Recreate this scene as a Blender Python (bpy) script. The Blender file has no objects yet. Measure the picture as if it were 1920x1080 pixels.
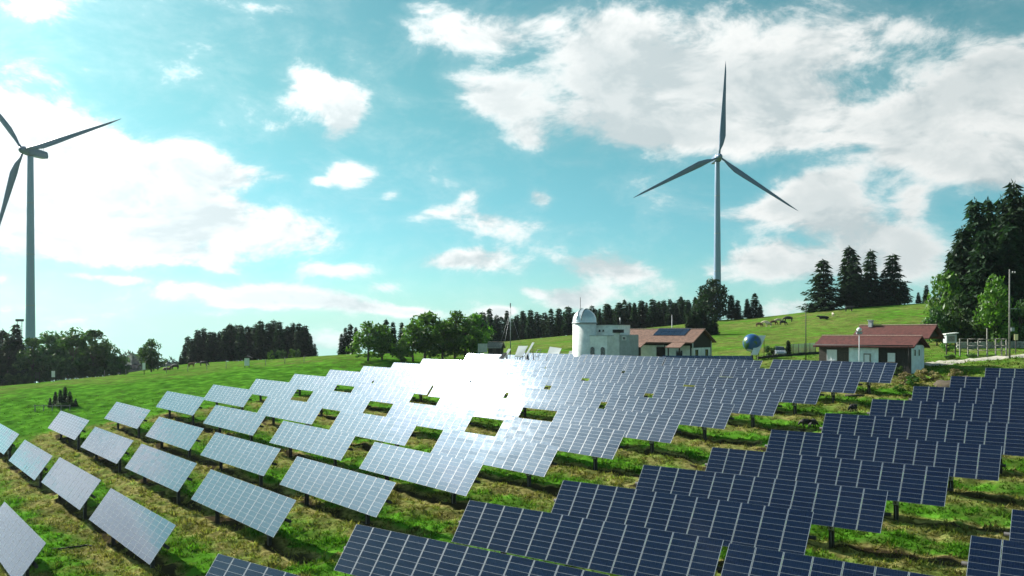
import bpy, bmesh, math, random
import numpy as np
from mathutils import Vector, Matrix, noise as mnoise

random.seed(7)
RNG = np.random.default_rng(11)
PI = math.pi
R = math.radians
sc = bpy.context.scene
COL = sc.collection

# ------------------------------------------------------------------ camera
EYE = 14.0                                   # the camera stands 14 m above the foot of the slope
FPX = 1600.0                                 # 30 mm lens, in pixels of a 1920 wide picture
cam_d = bpy.data.cameras.new('camera')
cam_d.lens = 30.0
cam_d.sensor_width = 36.0
cam_d.shift_y = 82.0 / 1920.0
cam_d.clip_start = 0.1
cam_d.clip_end = 12000
cam = bpy.data.objects.new('camera', cam_d)
COL.objects.link(cam)
cam.location = (0, 0, EYE)
cam.rotation_euler = (PI / 2, 0, 0)
sc.camera = cam

# ------------------------------------------------------------------ sun, sky, exposure
SUN_AZ, SUN_EL = R(-54.6), R(32.2)
SUN = Vector((math.sin(SUN_AZ) * math.cos(SUN_EL), math.cos(SUN_AZ) * math.cos(SUN_EL), math.sin(SUN_EL)))
sun_d = bpy.data.lights.new('sun', 'SUN')
sun_d.energy = 4.6
sun_d.angle = R(0.53)
sun_d.color = (1.0, 0.95, 0.86)
sun = bpy.data.objects.new('sun', sun_d)
COL.objects.link(sun)
sun.rotation_euler = (-SUN).to_track_quat('-Z', 'Y').to_euler()

sc.view_settings.view_transform = 'Standard'
sc.view_settings.look = 'None'
sc.view_settings.exposure = 1.0
sc.view_settings.gamma = 1.0
sc.view_settings.use_curve_mapping = False
sc.cycles.use_denoising = True
sc.cycles.max_bounces = 8
sc.cycles.transparent_max_bounces = 12
sc.cycles.sample_clamp_indirect = 8

SKY_STRENGTH = 0.05
world = bpy.data.worlds.new('World')
sc.world = world
world.use_nodes = True
world.cycles.sampling_method = 'MANUAL'
world.cycles.sample_map_resolution = 512
wt = world.node_tree
wt.nodes.clear()


class NT:
    """small node helper"""
    def __init__(self, tree):
        self.t = tree

    def n(self, typ, **kw):
        nd = self.t.nodes.new(typ)
        for k, v in kw.items():
            setattr(nd, k, v)
        return nd

    def put(self, sock, v):
        if isinstance(v, bpy.types.NodeSocket):
            self.t.links.new(v, sock)
        elif v is not None:
            if sock.type == 'RGBA' and not hasattr(v, '__len__'):
                v = (v, v, v, 1)
            sock.default_value = v

    def math(self, op, a, b=None, c=None, clamp=False):
        nd = self.n('ShaderNodeMath', operation=op, use_clamp=clamp)
        self.put(nd.inputs[0], a)
        self.put(nd.inputs[1], b)
        if c is not None:
            self.put(nd.inputs[2], c)
        return nd.outputs[0]

    def vmath(self, op, a, b=None, out=0):
        nd = self.n('ShaderNodeVectorMath', operation=op)
        self.put(nd.inputs[0], a)
        if b is not None:
            self.put(nd.inputs[1], b)
        return nd.outputs[out]

    def ramp(self, v, lo, hi, a=0.0, b=1.0, smooth=True):
        nd = self.n('ShaderNodeMapRange', interpolation_type='SMOOTHSTEP' if smooth else 'LINEAR')
        self.put(nd.inputs[0], v)
        for i, x in ((1, lo), (2, hi), (3, a), (4, b)):
            self.put(nd.inputs[i], x)
        return nd.outputs[0]

    def mix(self, f, a, b, mode='MIX'):
        nd = self.n('ShaderNodeMix', data_type='RGBA', blend_type=mode)
        self.put(nd.inputs[0], f)
        self.put(nd.inputs[6], a)
        self.put(nd.inputs[7], b)
        return nd.outputs[2]

    def noise(self, vec, scale, detail=2.0, rough=0.5, dist=0.0, out=0):
        nd = self.n('ShaderNodeTexNoise')
        self.put(nd.inputs['Vector'], vec)
        nd.inputs['Scale'].default_value = scale
        nd.inputs['Detail'].default_value = detail
        nd.inputs['Roughness'].default_value = rough
        nd.inputs['Distortion'].default_value = dist
        return nd.outputs[out]


def build_sky():
    g = NT(wt)
    out = g.n('ShaderNodeOutputWorld')
    bg = g.n('ShaderNodeBackground')
    bg.inputs[1].default_value = SKY_STRENGTH
    wt.links.new(bg.outputs[0], out.inputs[0])
    sky = g.n('ShaderNodeTexSky', sky_type='NISHITA')
    sky.sun_disc = False
    sky.sun_elevation = SUN_EL
    sky.sun_rotation = SUN_AZ
    sky.altitude = 1200
    sky.air_density = 1.0
    sky.dust_density = 1.3
    sky.ozone_density = 2.5
    co = g.n('ShaderNodeTexCoord').outputs['Generated']
    d = g.vmath('NORMALIZE', co)
    sep = g.n('ShaderNodeSeparateXYZ')
    wt.links.new(d, sep.inputs[0])
    x, y, z = sep.outputs
    # below the level horizon the valley haze goes on in the tone of the horizon
    zc = g.math('MAXIMUM', z, 0.012)
    dirc = g.n('ShaderNodeCombineXYZ')
    for s, v in zip(dirc.inputs, (x, y, zc)):
        wt.links.new(v, s)
    wt.links.new(dirc.outputs[0], sky.inputs[0])
    az = g.math('ARCTAN2', x, y)
    el = g.math('ARCSINE', z)
    flat = g.n('ShaderNodeCombineXYZ')
    wt.links.new(az, flat.inputs[0])
    wt.links.new(el, flat.inputs[1])
    # warp of the cloud outlines
    # cloud noise: stretched along the horizon
    sv = g.vmath('MULTIPLY', d, (1.0, 1.0, 1.9))
    n1 = g.noise(sv, 9.5, 9.0, 0.66, 0.35)
    n2 = g.noise(sv, 34.0, 6.0, 0.65)
    wob = g.noise(sv, 7.0, 3.0, 0.5, 0.0, 1)
    wob = g.vmath('MULTIPLY', g.vmath('SUBTRACT', wob, (0.5, 0.5, 0.5)), (0.10, 0.05, 0.0))
    pos = g.vmath('ADD', flat.outputs[0], wob)
    total = None
    for (px, py, rx, ry, w) in CLOUDS:
        tx = (px - 960) / FPX
        a0 = math.atan(tx)
        e0 = math.atan((622 - py) / FPX * math.cos(a0))
        sx = rx / FPX * math.cos(a0) ** 2
        sy = ry / FPX * math.cos(a0)
        v = g.vmath('SUBTRACT', pos, (a0, e0, 0.0))
        v = g.vmath('MULTIPLY', v, (1 / sx, 1 / sy, 0.0))
        ln = g.vmath('LENGTH', v, out=1)
        b = g.ramp(ln, 1.4, 0.1, 0.0, w)
        total = b if total is None else g.math('ADD', total, b)
    # the bank of cloud goes on beyond the left edge of the picture
    for (ad, ed, rx, ry, w) in ((-36, 9, 9, 6, .7), (-45, 8.5, 9, 4.2, .62), (-54, 7, 9, 4.0, .6), (-64, 8, 8, 5, .6)):
        v = g.vmath('SUBTRACT', pos, (R(ad), R(ed), 0.0))
        v = g.vmath('MULTIPLY', v, (1 / R(rx), 1 / R(ry), 0.0))
        total = g.math('ADD', total, g.ramp(g.vmath('LENGTH', v, out=1), 1.25, 0.25, 0.0, w))
    total = g.math('MINIMUM', total, 1.25)
    # clouds of the same kind all round, outside the part of the sky described above
    n3 = g.noise(sv, 3.2, 5.0, 0.55, 0.4)
    away = g.math('MAXIMUM', g.ramp(g.math('ABSOLUTE', az), 0.56, 0.68), g.ramp(el, 0.36, 0.46))
    other = g.math('MULTIPLY', g.math('MULTIPLY', g.ramp(n3, 0.46, 0.62, 0.0, 1.1), g.ramp(el, 0.62, 0.36)), away)
    total = g.math('ADD', total, other)
    frac = g.math('ADD', g.math('MULTIPLY', g.math('SUBTRACT', n1, 0.5), 2.5), g.math('MULTIPLY', g.math('SUBTRACT', n2, 0.5), 0.75))
    dens = g.math('ADD', total, frac)
    alpha = g.ramp(dens, 0.12, 0.95)
    veil = g.ramp(dens, -0.25, 0.5, 0.0, 0.13)
    alpha = g.math('MAXIMUM', alpha, veil)
    # brightness round the sun (forward scattering)
    cosg = g.vmath('DOT_PRODUCT', d, tuple(SUN), out=1)
    ang = g.math('ARCCOSINE', cosg)
    # light and shade inside the clouds: thick parts grey on the side away from the sun
    off = (SUN.x * 0.035, SUN.y * 0.035, SUN.z * 0.05)
    n1b = g.noise(g.vmath('ADD', sv, off), 9.0, 4.0, 0.6, 0.3)
    shade = g.math('SUBTRACT', n1, n1b)
    shade = g.ramp(shade, -0.15, 0.08)
    core = g.ramp(g.math('ADD', dens, g.math('MULTIPLY', g.math('SUBTRACT', n3, 0.5), 1.6)), 0.6, 1.6, 1.0, 0.35)
    shade = g.math('MULTIPLY', shade, core)
    body = g.mix(shade, (6.0, 6.9, 7.1, 1), (10.4, 10.6, 10.4, 1))
    halo = g.math('ADD', g.math('MULTIPLY', g.math('EXPONENT', g.math('MULTIPLY', ang, -2.4)), 2.3), 0.80)
    body = g.mix(1.0, body, halo, 'MULTIPLY')
    tint = g.mix(g.ramp(el, 0.0, 0.30), (0.50, 0.98, 0.95, 1), (0.62, 1.20, 0.84, 1))
    blue = g.mix(1.0, sky.outputs[0], tint, 'MULTIPLY')
    glow = g.math('ADD', g.math('MULTIPLY', g.math('EXPONENT', g.math('MULTIPLY', ang, -3.6)), 0.7), 1.17)
    blue = g.mix(1.0, blue, glow, 'MULTIPLY')
    low = g.ramp(el, 0.085, -0.01, 0.0, 0.55)
    alpha = g.math('MULTIPLY', alpha, g.ramp(el, -0.05, 0.03, 0.4, 1.0))
    blue = g.mix(low, blue, (5.2, 8.6, 8.4, 1))
    col = g.mix(alpha, blue, body)
    # bright haze close round the sun
    aur = g.math('MULTIPLY', g.math('EXPONENT', g.math('MULTIPLY', ang, -9.6)), 155.0)
    col = g.mix(1.0, col, g.mix(1.0, (0.86, 0.98, 1.12, 1), aur, 'MULTIPLY'), 'ADD')
    wt.links.new(col, bg.inputs[0])


# clouds in view: centre, half width, half height (all as angles, given as pixels of the 30 mm lens), thickness
CLOUDS = [
    (-60, 330, 200, 130, 1.0), (70, 320, 210, 115, 1.1), (230, 330, 200, 95, 1.1), (380, 320, 90, 50, .7), (455, 325, 70, 28, .5),
    (180, 420, 220, 60, 1.0), (330, 405, 150, 55, .62), (430, 425, 150, 55, .75), (545, 445, 110, 40, .72), (300, 478, 150, 28, .6),
    (90, 455, 130, 40, .8), (400, 485, 100, 22, .4), (205, 522, 105, 12, .75), (500, 550, 190, 28, 1.05), (640, 572, 170, 24, 1.0), (780, 580, 80, 16, .8),
    (335, 530, 60, 14, .5), (640, 505, 90, 20, .7), (415, 587, 40, 11, .6), (610, 645, 60, 26, .9),
    (590, 180, 72, 58, 1.1), (635, 195, 55, 50, .8), (620, 245, 32, 40, .6), (638, 335, 62, 28, 1.0), (585, 345, 30, 12, .5), (722, 366, 24, 12, .5), (520, 333, 26, 18, .5),
    (930, 430, 70, 34, .7), (820, 408, 65, 16, .65), (885, 385, 24, 24, .5), (870, 490, 120, 26, 1.0), (745, 535, 40, 15, .6), (995, 380, 28, 22, .8),
    (1120, 500, 75, 30, .9), (1190, 515, 55, 20, .7), (1085, 556, 100, 32, 1.25), (1000, 540, 32, 12, .5), (925, 580, 40, 18, 1.2), (1250, 540, 60, 18, .4),
    (1200, 90, 125, 95, 1.05), (1130, 170, 110, 80, .9), (920, 180, 95, 50, 1.0), (975, 225, 80, 55, .7), (1000, 60, 230, 55, .55), (880, 50, 170, 30, .4),
    (1310, 190, 190, 95, 1.0), (1450, 220, 150, 75, .9), (1230, 230, 130, 60, .7), (1430, 90, 260, 80, .62), (1640, 90, 190, 60, .45), (1075, 300, 45, 22, .45), (1010, 260, 60, 30, .5),
    (1820, 200, 160, 110, 1.1), (1700, 265, 150, 90, .9), (1890, 150, 110, 75, .8), (1860, 300, 150, 55, .7), (1580, 215, 120, 60, .8), (1960, 250, 150, 120, .8),
    (1530, 365, 88, 60, 1.1), (1450, 405, 110, 34, .8), (1610, 395, 70, 38, .6), (1720, 380, 46, 28, .8),
    (1560, 480, 210, 52, 1.0), (1400, 510, 110, 36, .7), (1690, 480, 110, 80, .75), (1480, 575, 70, 26, .9), (1640, 430, 120, 40, .6),
    (70, 12, 80, 28, .6), (160, 5, 60, 16, .45), (430, 4, 170, 14, .45), (820, 4, 55, 16, .7), (0, 525, 28, 16, .7), (0, 585, 22, 10, .5),
]
build_sky()


# ------------------------------------------------------------------ object helpers
def link(name, mesh, parent=None, mat=None):
    o = bpy.data.objects.new(name, mesh)
    COL.objects.link(o)
    if parent is not None:
        o.parent = parent
    return o


def tag(o, label=None, cat=None, group=None, kind=None):
    for k, v in (('label', label), ('category', cat), ('group', group), ('kind', kind)):
        if v:
            o[k] = v
    return o


def thing(name, label, cat, loc=(0, 0, 0), rz=0.0, group=None):
    o = bpy.data.objects.new(name, None)
    o.empty_display_size = 0.3
    COL.objects.link(o)
    o.location = loc
    o.rotation_euler = (0, 0, rz)
    return tag(o, label, cat, group)


def copy_tree(o, parent=None):
    c = o.copy()
    COL.objects.link(c)
    if parent is not None:
        c.parent = parent
    for ch in list(o.children):
        copy_tree(ch, c)
    return c


class MB:
    """collects vertices and faces, links them as one mesh"""
    def __init__(self):
        self.v, self.f, self.m, self.s = [], [], [], []
        self.mi = 0

    def add(self, verts, faces, M=None, smooth=False):
        b = len(self.v)
        for p in verts:
            p = Vector(p)
            self.v.append(tuple(M @ p) if M is not None else tuple(p))
        for f in faces:
            self.f.append(tuple(b + i for i in f))
            self.m.append(self.mi)
            self.s.append(smooth)
        return self

    def box(self, c, s, M=None, rot=None):
        hx, hy, hz = s[0] / 2, s[1] / 2, s[2] / 2
        vs = [Vector((a, b, d)) for d in (-hz, hz) for a, b in ((-hx, -hy), (hx, -hy), (hx, hy), (-hx, hy))]
        if rot is not None:
            vs = [rot @ p for p in vs]
        vs = [p + Vector(c) for p in vs]
        return self.add(vs, [(3, 2, 1, 0), (4, 5, 6, 7), (0, 1, 5, 4), (1, 2, 6, 5), (2, 3, 7, 6), (3, 0, 4, 7)], M)

    def tube(self, a, b, r0, r1=None, n=8, smooth=True, caps=True):
        r1 = r0 if r1 is None else r1
        a, b = Vector(a), Vector(b)
        q = (b - a).normalized().to_track_quat('Z', 'Y')
        vs = []
        for p, r in ((a, r0), (b, r1)):
            for i in range(n):
                t = 2 * PI * i / n
                vs.append(p + q @ Vector((r * math.cos(t), r * math.sin(t), 0)))
        self.add(vs, [(i, (i + 1) % n, n + (i + 1) % n, n + i) for i in range(n)], smooth=smooth)
        if caps:
            k = len(self.v) - 2 * n
            self.f += [tuple(k + n - 1 - i for i in range(n)), tuple(k + n + i for i in range(n))]
            self.m += [self.mi] * 2
            self.s += [False] * 2
        return self

    def lathe(self, prof, n=24, c=(0, 0, 0), smooth=True):
        vs = []
        for r, z in prof:
            for i in range(n):
                t = 2 * PI * i / n
                vs.append((c[0] + r * math.cos(t), c[1] + r * math.sin(t), c[2] + z))
        fs = []
        for k in range(len(prof) - 1):
            for i in range(n):
                j = (i + 1) % n
                fs.append((k * n + i, k * n + j, (k + 1) * n + j, (k + 1) * n + i))
        return self.add(vs, fs, smooth=smooth)

    def prism(self, poly, y0, y1):
        """polygon in x-z pulled along y"""
        n = len(poly)
        vs = [(x, y0, z) for x, z in poly] + [(x, y1, z) for x, z in poly]
        fs = [tuple(range(n)), tuple(range(2 * n - 1, n - 1, -1))]
        fs += [(i, n + i, n + (i + 1) % n, (i + 1) % n) for i in range(n)]
        return self.add(vs, fs)

    def mesh(self, name, mats, recalc=True):
        me = bpy.data.meshes.new(name)
        me.from_pydata(self.v, [], self.f)
        for m in (mats if isinstance(mats, (list, tuple)) else [mats]):
            me.materials.append(m)
        me.polygons.foreach_set('material_index', self.m)
        me.polygons.foreach_set('use_smooth', self.s)
        if recalc:
            bm = bmesh.new()
            bm.from_mesh(me)
            bmesh.ops.recalc_face_normals(bm, faces=bm.faces)
            bm.to_mesh(me)
            bm.free()
        me.update()
        return me

    def build(self, name, mats, parent=None):
        return link(name, self.mesh(name, mats), parent)


def np_mesh(name, V, F, mats, smooth=False, attr=None):
    """triangles or quads from numpy arrays; attr = {name: per-vertex float}"""
    V = np.asarray(V, np.float32)
    F = np.asarray(F, np.int32)
    me = bpy.data.meshes.new(name)
    k = F.shape[1]
    me.vertices.add(len(V))
    me.vertices.foreach_set('co', V.ravel())
    me.loops.add(F.size)
    me.loops.foreach_set('vertex_index', F.ravel())
    me.polygons.add(len(F))
    me.polygons.foreach_set('loop_start', np.arange(0, F.size, k, dtype=np.int32))
    me.polygons.foreach_set('loop_total', np.full(len(F), k, np.int32))
    me.polygons.foreach_set('use_smooth', np.full(len(F), smooth, bool))
    for a, val in (attr or {}).items():
        at = me.attributes.new(a, 'FLOAT', 'POINT')
        at.data.foreach_set('value', np.asarray(val, np.float32))
    me.materials.append(mats)
    me.update(calc_edges=True)
    me.validate()
    return me


def at(px, py, depth):
    """the point seen in direction (px, py) of the 1920 x 1080 photograph at the given distance ahead"""
    return Vector(((px - 960) / FPX * depth, depth, EYE - (py - 622) / FPX * depth))


# ------------------------------------------------------------------ materials
MATS = {}


def mat(name, col, rough=0.6, metal=0.0, spec=0.5, var=0.0, vscale=3.0, bump=0.0, bscale=20.0, extra=None):
    """plain principled material, mottled by noise and with fine relief"""
    m = bpy.data.materials.new(name)
    m.use_nodes = True
    g = NT(m.node_tree)
    b = m.node_tree.nodes['Principled BSDF']
    b.inputs['Roughness'].default_value = rough
    b.inputs['Metallic'].default_value = metal
    b.inputs['Specular IOR Level'].default_value = spec
    c = (*col, 1)
    co = g.n('ShaderNodeTexCoord').outputs['Object']
    if var:
        n = g.noise(co, vscale, 5.0, 0.65)
        lo = tuple(v * (1 - var) for v in col) + (1,)
        hi = tuple(min(1, v * (1 + var)) for v in col) + (1,)
        g.put(b.inputs['Base Color'], g.mix(g.ramp(n, 0.3, 0.7), lo, hi))
    else:
        b.inputs['Base Color'].default_value = c
    if bump:
        n = g.noise(co, bscale, 4.0, 0.6)
        bp = g.n('ShaderNodeBump')
        bp.inputs['Strength'].default_value = bump
        bp.inputs['Distance'].default_value = 0.05
        g.put(bp.inputs['Height'], n)
        g.put(b.inputs['Normal'], bp.outputs[0])
    MATS[name] = m
    return m


M_ALU = mat('anodised_aluminium', (0.24, 0.275, 0.32), 0.45, 0.0, var=0.10)
M_STEEL = mat('galvanised_steel', (0.30, 0.32, 0.33), 0.5, 0.5, var=0.2)
M_DARKSTEEL = mat('dark_weathered_steel', (0.035, 0.033, 0.032), 0.7, 0.2, var=0.35)
M_TURBINE = mat('turbine_paint', (0.085, 0.145, 0.235), 0.42, var=0.05)
M_TOWER = mat('tower_paint', (0.20, 0.29, 0.42), 0.45, var=0.05)
M_PLASTER = mat('white_plaster', (0.82, 0.83, 0.80), 0.85, var=0.12, vscale=1.5, bump=0.2)
M_PLASTERB = mat('bluish_plaster', (0.66, 0.75, 0.80), 0.85, var=0.12, vscale=1.5, bump=0.2)
M_GREYPL = mat('grey_plaster', (0.40, 0.42, 0.42), 0.85, var=0.15, vscale=1.5, bump=0.2)
M_DOME = mat('dome_metal', (0.62, 0.66, 0.70), 0.28, 0.55, var=0.06)
M_DARKWOOD = mat('dark_timber', (0.019, 0.015, 0.013), 0.75, var=0.4, vscale=5)
M_BROWNWOOD = mat('brown_timber', (0.050, 0.038, 0.030), 0.75, var=0.4, vscale=5)
M_GREYWOOD = mat('grey_timber', (0.20, 0.19, 0.17), 0.8, var=0.3, vscale=5)
M_GLASS = mat('window_glass', (0.015, 0.022, 0.03), 0.06, spec=0.8)
M_WINWHITE = mat('window_white', (0.66, 0.68, 0.70), 0.6, var=0.05)
M_PALEBOARD = mat('pale_board', (0.72, 0.72, 0.68), 0.6, var=0.08)
M_TILE_RED = mat('red_roof_tile', (0.105, 0.030, 0.024), 0.75, var=0.35, vscale=2.2, bump=0.3)
M_TILE_TAN = mat('tan_roof_tile', (0.185, 0.100, 0.070), 0.75, var=0.3, vscale=2.2, bump=0.3)
M_RIDGE = mat('ridge_tile', (0.55, 0.38, 0.32), 0.7, var=0.2)
M_BARK = mat('bark', (0.065, 0.052, 0.040), 0.9, var=0.4, vscale=4)
M_BLACK = mat('black_rubber', (0.012, 0.012, 0.013), 0.8)
M_CARPAINT = mat('silver_car_paint', (0.42, 0.46, 0.52), 0.25, 0.6)
M_GRAVEL = mat('gravel', (0.40, 0.37, 0.30), 0.95, var=0.25, vscale=1.2, bump=0.6)
M_STONE = mat('field_stone', (0.32, 0.31, 0.28), 0.9, var=0.3, vscale=2.0, bump=0.5)
M_COW_BLACK = mat('black_hide', (0.018, 0.015, 0.014), 0.7)
M_COW_BROWN = mat('brown_hide', (0.16, 0.075, 0.035), 0.7, var=0.3, vscale=1.0)
M_COW_CREAM = mat('cream_hide', (0.55, 0.45, 0.33), 0.7, var=0.3, vscale=1.0)
M_NET = mat('green_net', (0.16, 0.24, 0.21), 0.8, var=0.15)
M_SHINY = mat('white_glazed_panel', (0.80, 0.80, 0.78), 0.18, spec=0.9)
M_YELLOW = mat('yellow_sign', (0.62, 0.58, 0.30), 0.6)
M_MOUNDSHADE = mat('mound_shade', (0.085, 0.065, 0.042), 0.95, var=0.4, vscale=1.0, bump=0.6)  # dark tone of the house shadow, put on the mound


def glass_module(name, base, rough, ior, dust, tint):
    """solar laminate: dark cells under blue reflecting glass, fine cell grid, a film of dust"""
    m = bpy.data.materials.new(name)
    m.use_nodes = True
    nt = m.node_tree
    nt.nodes.clear()
    g = NT(nt)
    out = g.n('ShaderNodeOutputMaterial')
    co = g.n('ShaderNodeTexCoord').outputs['Object']
    # square cells about 10.5 cm apart, thin pale lines between
    sep = g.n('ShaderNodeSeparateXYZ')
    nt.links.new(co, sep.inputs[0])
    lines = None
    for s in (sep.outputs[0], sep.outputs[1]):
        f = g.math('ABSOLUTE', g.math('SUBTRACT', g.math('FRACT', g.math('MULTIPLY', s, 1 / 0.1062)), 0.5))
        l = g.ramp(f, 0.455, 0.485)
        lines = l if lines is None else g.math('MAXIMUM', lines, l)
    info = g.n('ShaderNodeObjectInfo').outputs['Random']
    n = g.noise(co, 2.1, 3.0, 0.6)
    c = g.mix(g.ramp(n, 0.3, 0.75), tuple(v * 0.65 for v in base) + (1,), tuple(v * 1.35 for v in base) + (1,))
    c = g.mix(g.math('MULTIPLY', info, 0.7), c, (base[0] * 2.2, base[1] * 1.9, base[2] * 1.3, 1))
    c = g.mix(g.math('MULTIPLY', lines, 0.12), c, (0.16, 0.20, 0.26, 1))
    st = g.noise(g.vmath('MULTIPLY', co, (9.0, 0.8, 1.0)), 1.0, 4.0, 0.65)
    c = g.mix(g.math('ADD', g.ramp(st, 0.45, 0.85, 0.0, 0.035), dust), c, (0.28, 0.27, 0.24, 1))
    # slightly wavy glass
    bp = g.n('ShaderNodeBump')
    bp.inputs['Strength'].default_value = 0.025
    bp.inputs['Distance'].default_value = 0.05
    g.put(bp.inputs['Height'], g.math('ADD', g.noise(co, 3.0, 2.0, 0.5), g.math('MULTIPLY', g.noise(co, 9.4, 1.0, 0.5), 0.35)))
    dif = g.n('ShaderNodeBsdfDiffuse')
    g.put(dif.inputs['Color'], c)
    gl = g.n('ShaderNodeBsdfGlossy')
    gl.inputs['Color'].default_value = (*tint, 1)
    g.put(gl.inputs['Roughness'], g.ramp(g.noise(co, 1.3, 4.0, 0.6), 0.3, 0.7, rough * 0.8, rough * 1.25))
    fr = g.n('ShaderNodeFresnel')
    fr.inputs['IOR'].default_value = ior
    for nd in (dif, gl, fr):
        g.put(nd.inputs['Normal'], bp.outputs[0])
    mx = g.n('ShaderNodeMixShader')
    nt.links.new(fr.outputs[0], mx.inputs[0])
    nt.links.new(dif.outputs[0], mx.inputs[1])
    nt.links.new(gl.outputs[0], mx.inputs[2])
    nt.links.new(mx.outputs[0], out.inputs[0])
    MATS[name] = m
    return m


M_CELL = glass_module('solar_glass', (0.0022, 0.0065, 0.028), 0.060, 1.53, 0.001, (0.84, 0.92, 1.0))


def leafy(name, dark, light, trans=0.35, scale=0.9):
    """leaves or needles: diffuse plus light coming through, mottled in clumps"""
    m = bpy.data.materials.new(name)
    m.use_nodes = True
    nt = m.node_tree
    nt.nodes.clear()
    g = NT(nt)
    out = g.n('ShaderNodeOutputMaterial')
    geo = g.n('ShaderNodeNewGeometry')
    info = g.n('ShaderNodeObjectInfo')
    n = g.noise(geo.outputs['Position'], scale, 3.0, 0.6)
    c = g.mix(g.ramp(n, 0.35, 0.68), (*dark, 1), (*light, 1))
    hs = g.n('ShaderNodeHueSaturation')
    g.put(hs.inputs['Hue'], g.ramp(info.outputs['Random'], 0, 1, 0.485, 0.515, False))
    g.put(hs.inputs['Value'], g.ramp(info.outputs['Random'], 0, 1, 0.75, 1.2, False))
    g.put(hs.inputs['Color'], c)
    dif = g.n('ShaderNodeBsdfDiffuse')
    tr = g.n('ShaderNodeBsdfTranslucent')
    gl = g.n('ShaderNodeBsdfGlossy')
    gl.inputs['Roughness'].default_value = 0.45
    gl.inputs['Color'].default_value = (0.6, 0.65, 0.6, 1)
    g.put(dif.inputs['Color'], hs.outputs[0])
    g.put(tr.inputs['Color'], g.mix(1.0, hs.outputs[0], (1.1, 1.5, 0.5, 1), 'MULTIPLY'))
    mx = g.n('ShaderNodeMixShader')
    mx.inputs[0].default_value = trans
    nt.links.new(dif.outputs[0], mx.inputs[1])
    nt.links.new(tr.outputs[0], mx.inputs[2])
    mx2 = g.n('ShaderNodeMixShader')
    mx2.inputs[0].default_value = 0.03
    nt.links.new(mx.outputs[0], mx2.inputs[1])
    nt.links.new(gl.outputs[0], mx2.inputs[2])
    nt.links.new(mx2.outputs[0], out.inputs[0])
    MATS[name] = m
    return m


M_NEEDLE = leafy('spruce_needles', (0.012, 0.029, 0.016), (0.033, 0.064, 0.026), 0.25)
M_LEAF = leafy('broad_leaves', (0.045, 0.098, 0.018), (0.115, 0.200, 0.036), 0.42)
M_LEAFBRIGHT = leafy('young_leaves', (0.06, 0.13, 0.02), (0.13, 0.24, 0.04), 0.42)
M_LEAFDARK = leafy('dull_leaves', (0.030, 0.068, 0.026), (0.080, 0.135, 0.046), 0.34)
M_DRY = leafy('dry_stalks', (0.16, 0.12, 0.06), (0.34, 0.27, 0.14), 0.3)


def grass_colour(g, geo_pos, tone, vary=None):
    """straw to green, the same on the turf and on the blades"""
    n1 = g.noise(geo_pos, 0.55, 4.0, 0.6)
    n2 = g.noise(geo_pos, 2.6, 3.0, 0.6)
    n4 = g.noise(g.vmath('MULTIPLY', geo_pos, (0.10, 0.22, 0.22)), 1.0, 5.0, 0.7)
    tone = g.math('ADD', tone, g.math('MULTIPLY', g.math('SUBTRACT', n4, 0.5), 0.8))
    t = g.math('ADD', tone, g.math('ADD', g.math('MULTIPLY', g.math('SUBTRACT', n1, 0.5), 1.5), g.math('MULTIPLY', g.math('SUBTRACT', n2, 0.5), 0.9)), clamp=True)
    dry = g.mix(g.ramp(n2, 0.35, 0.65), (0.110, 0.100, 0.030, 1), (0.265, 0.230, 0.090, 1))
    green = g.mix(g.ramp(n1, 0.3, 0.7), (0.030, 0.105, 0.008, 1), (0.088, 0.228, 0.020, 1))
    c = g.mix(t, dry, green)
    c = g.mix(g.ramp(tone, -0.25, -0.8), c, g.mix(n2, (0.020, 0.015, 0.009, 1), (0.060, 0.046, 0.026, 1)))  # lowest tones: earth browns of the painted table shadow
    n5 = g.noise(geo_pos, 0.42, 7.0, 0.72)
    c = g.mix(1.0, c, g.ramp(n5, 0.25, 0.75, 0.52, 1.42), 'MULTIPLY')
    if vary is not None:
        c = g.mix(1.0, c, vary, 'MULTIPLY')
    return c


def grass_material(name, blades):
    m = bpy.data.materials.new(name)
    m.use_nodes = True
    nt = m.node_tree
    nt.nodes.clear()
    g = NT(nt)
    out = g.n('ShaderNodeOutputMaterial')
    geo = g.n('ShaderNodeNewGeometry')
    at_ = g.n('ShaderNodeAttribute', attribute_name='tone')
    va = g.n('ShaderNodeAttribute', attribute_name='vary') if blades else None
    c = grass_colour(g, geo.outputs['Position'], at_.outputs['Fac'], va.outputs['Fac'] if blades else None)
    dif = g.n('ShaderNodeBsdfDiffuse')
    g.put(dif.inputs['Color'], c)
    tr = g.n('ShaderNodeBsdfTranslucent')
    g.put(tr.inputs['Color'], g.mix(1.0, c, (1.15, 1.3, 0.6, 1), 'MULTIPLY'))
    mx = g.n('ShaderNodeMixShader')
    mx.inputs[0].default_value = 0.42 if blades else 0.10
    nt.links.new(dif.outputs[0], mx.inputs[1])
    nt.links.new(tr.outputs[0], mx.inputs[2])
    nt.links.new(mx.outputs[0], out.inputs[0])
    if not blades:
        bp = g.n('ShaderNodeBump')
        bp.inputs['Strength'].default_value = 0.7
        bp.inputs['Distance'].default_value = 0.25
        g.put(bp.inputs['Height'], g.math('ADD', g.noise(geo.outputs['Position'], 1.1, 7.0, 0.7), g.math('MULTIPLY', g.noise(geo.outputs['Position'], 9.0, 3.0, 0.6), 0.4)))
        g.put(dif.inputs['Normal'], bp.outputs[0])
    MATS[name] = m
    return m


M_TURF = grass_material('turf', False)
M_BLADE = grass_material('grass_blades', True)

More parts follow.
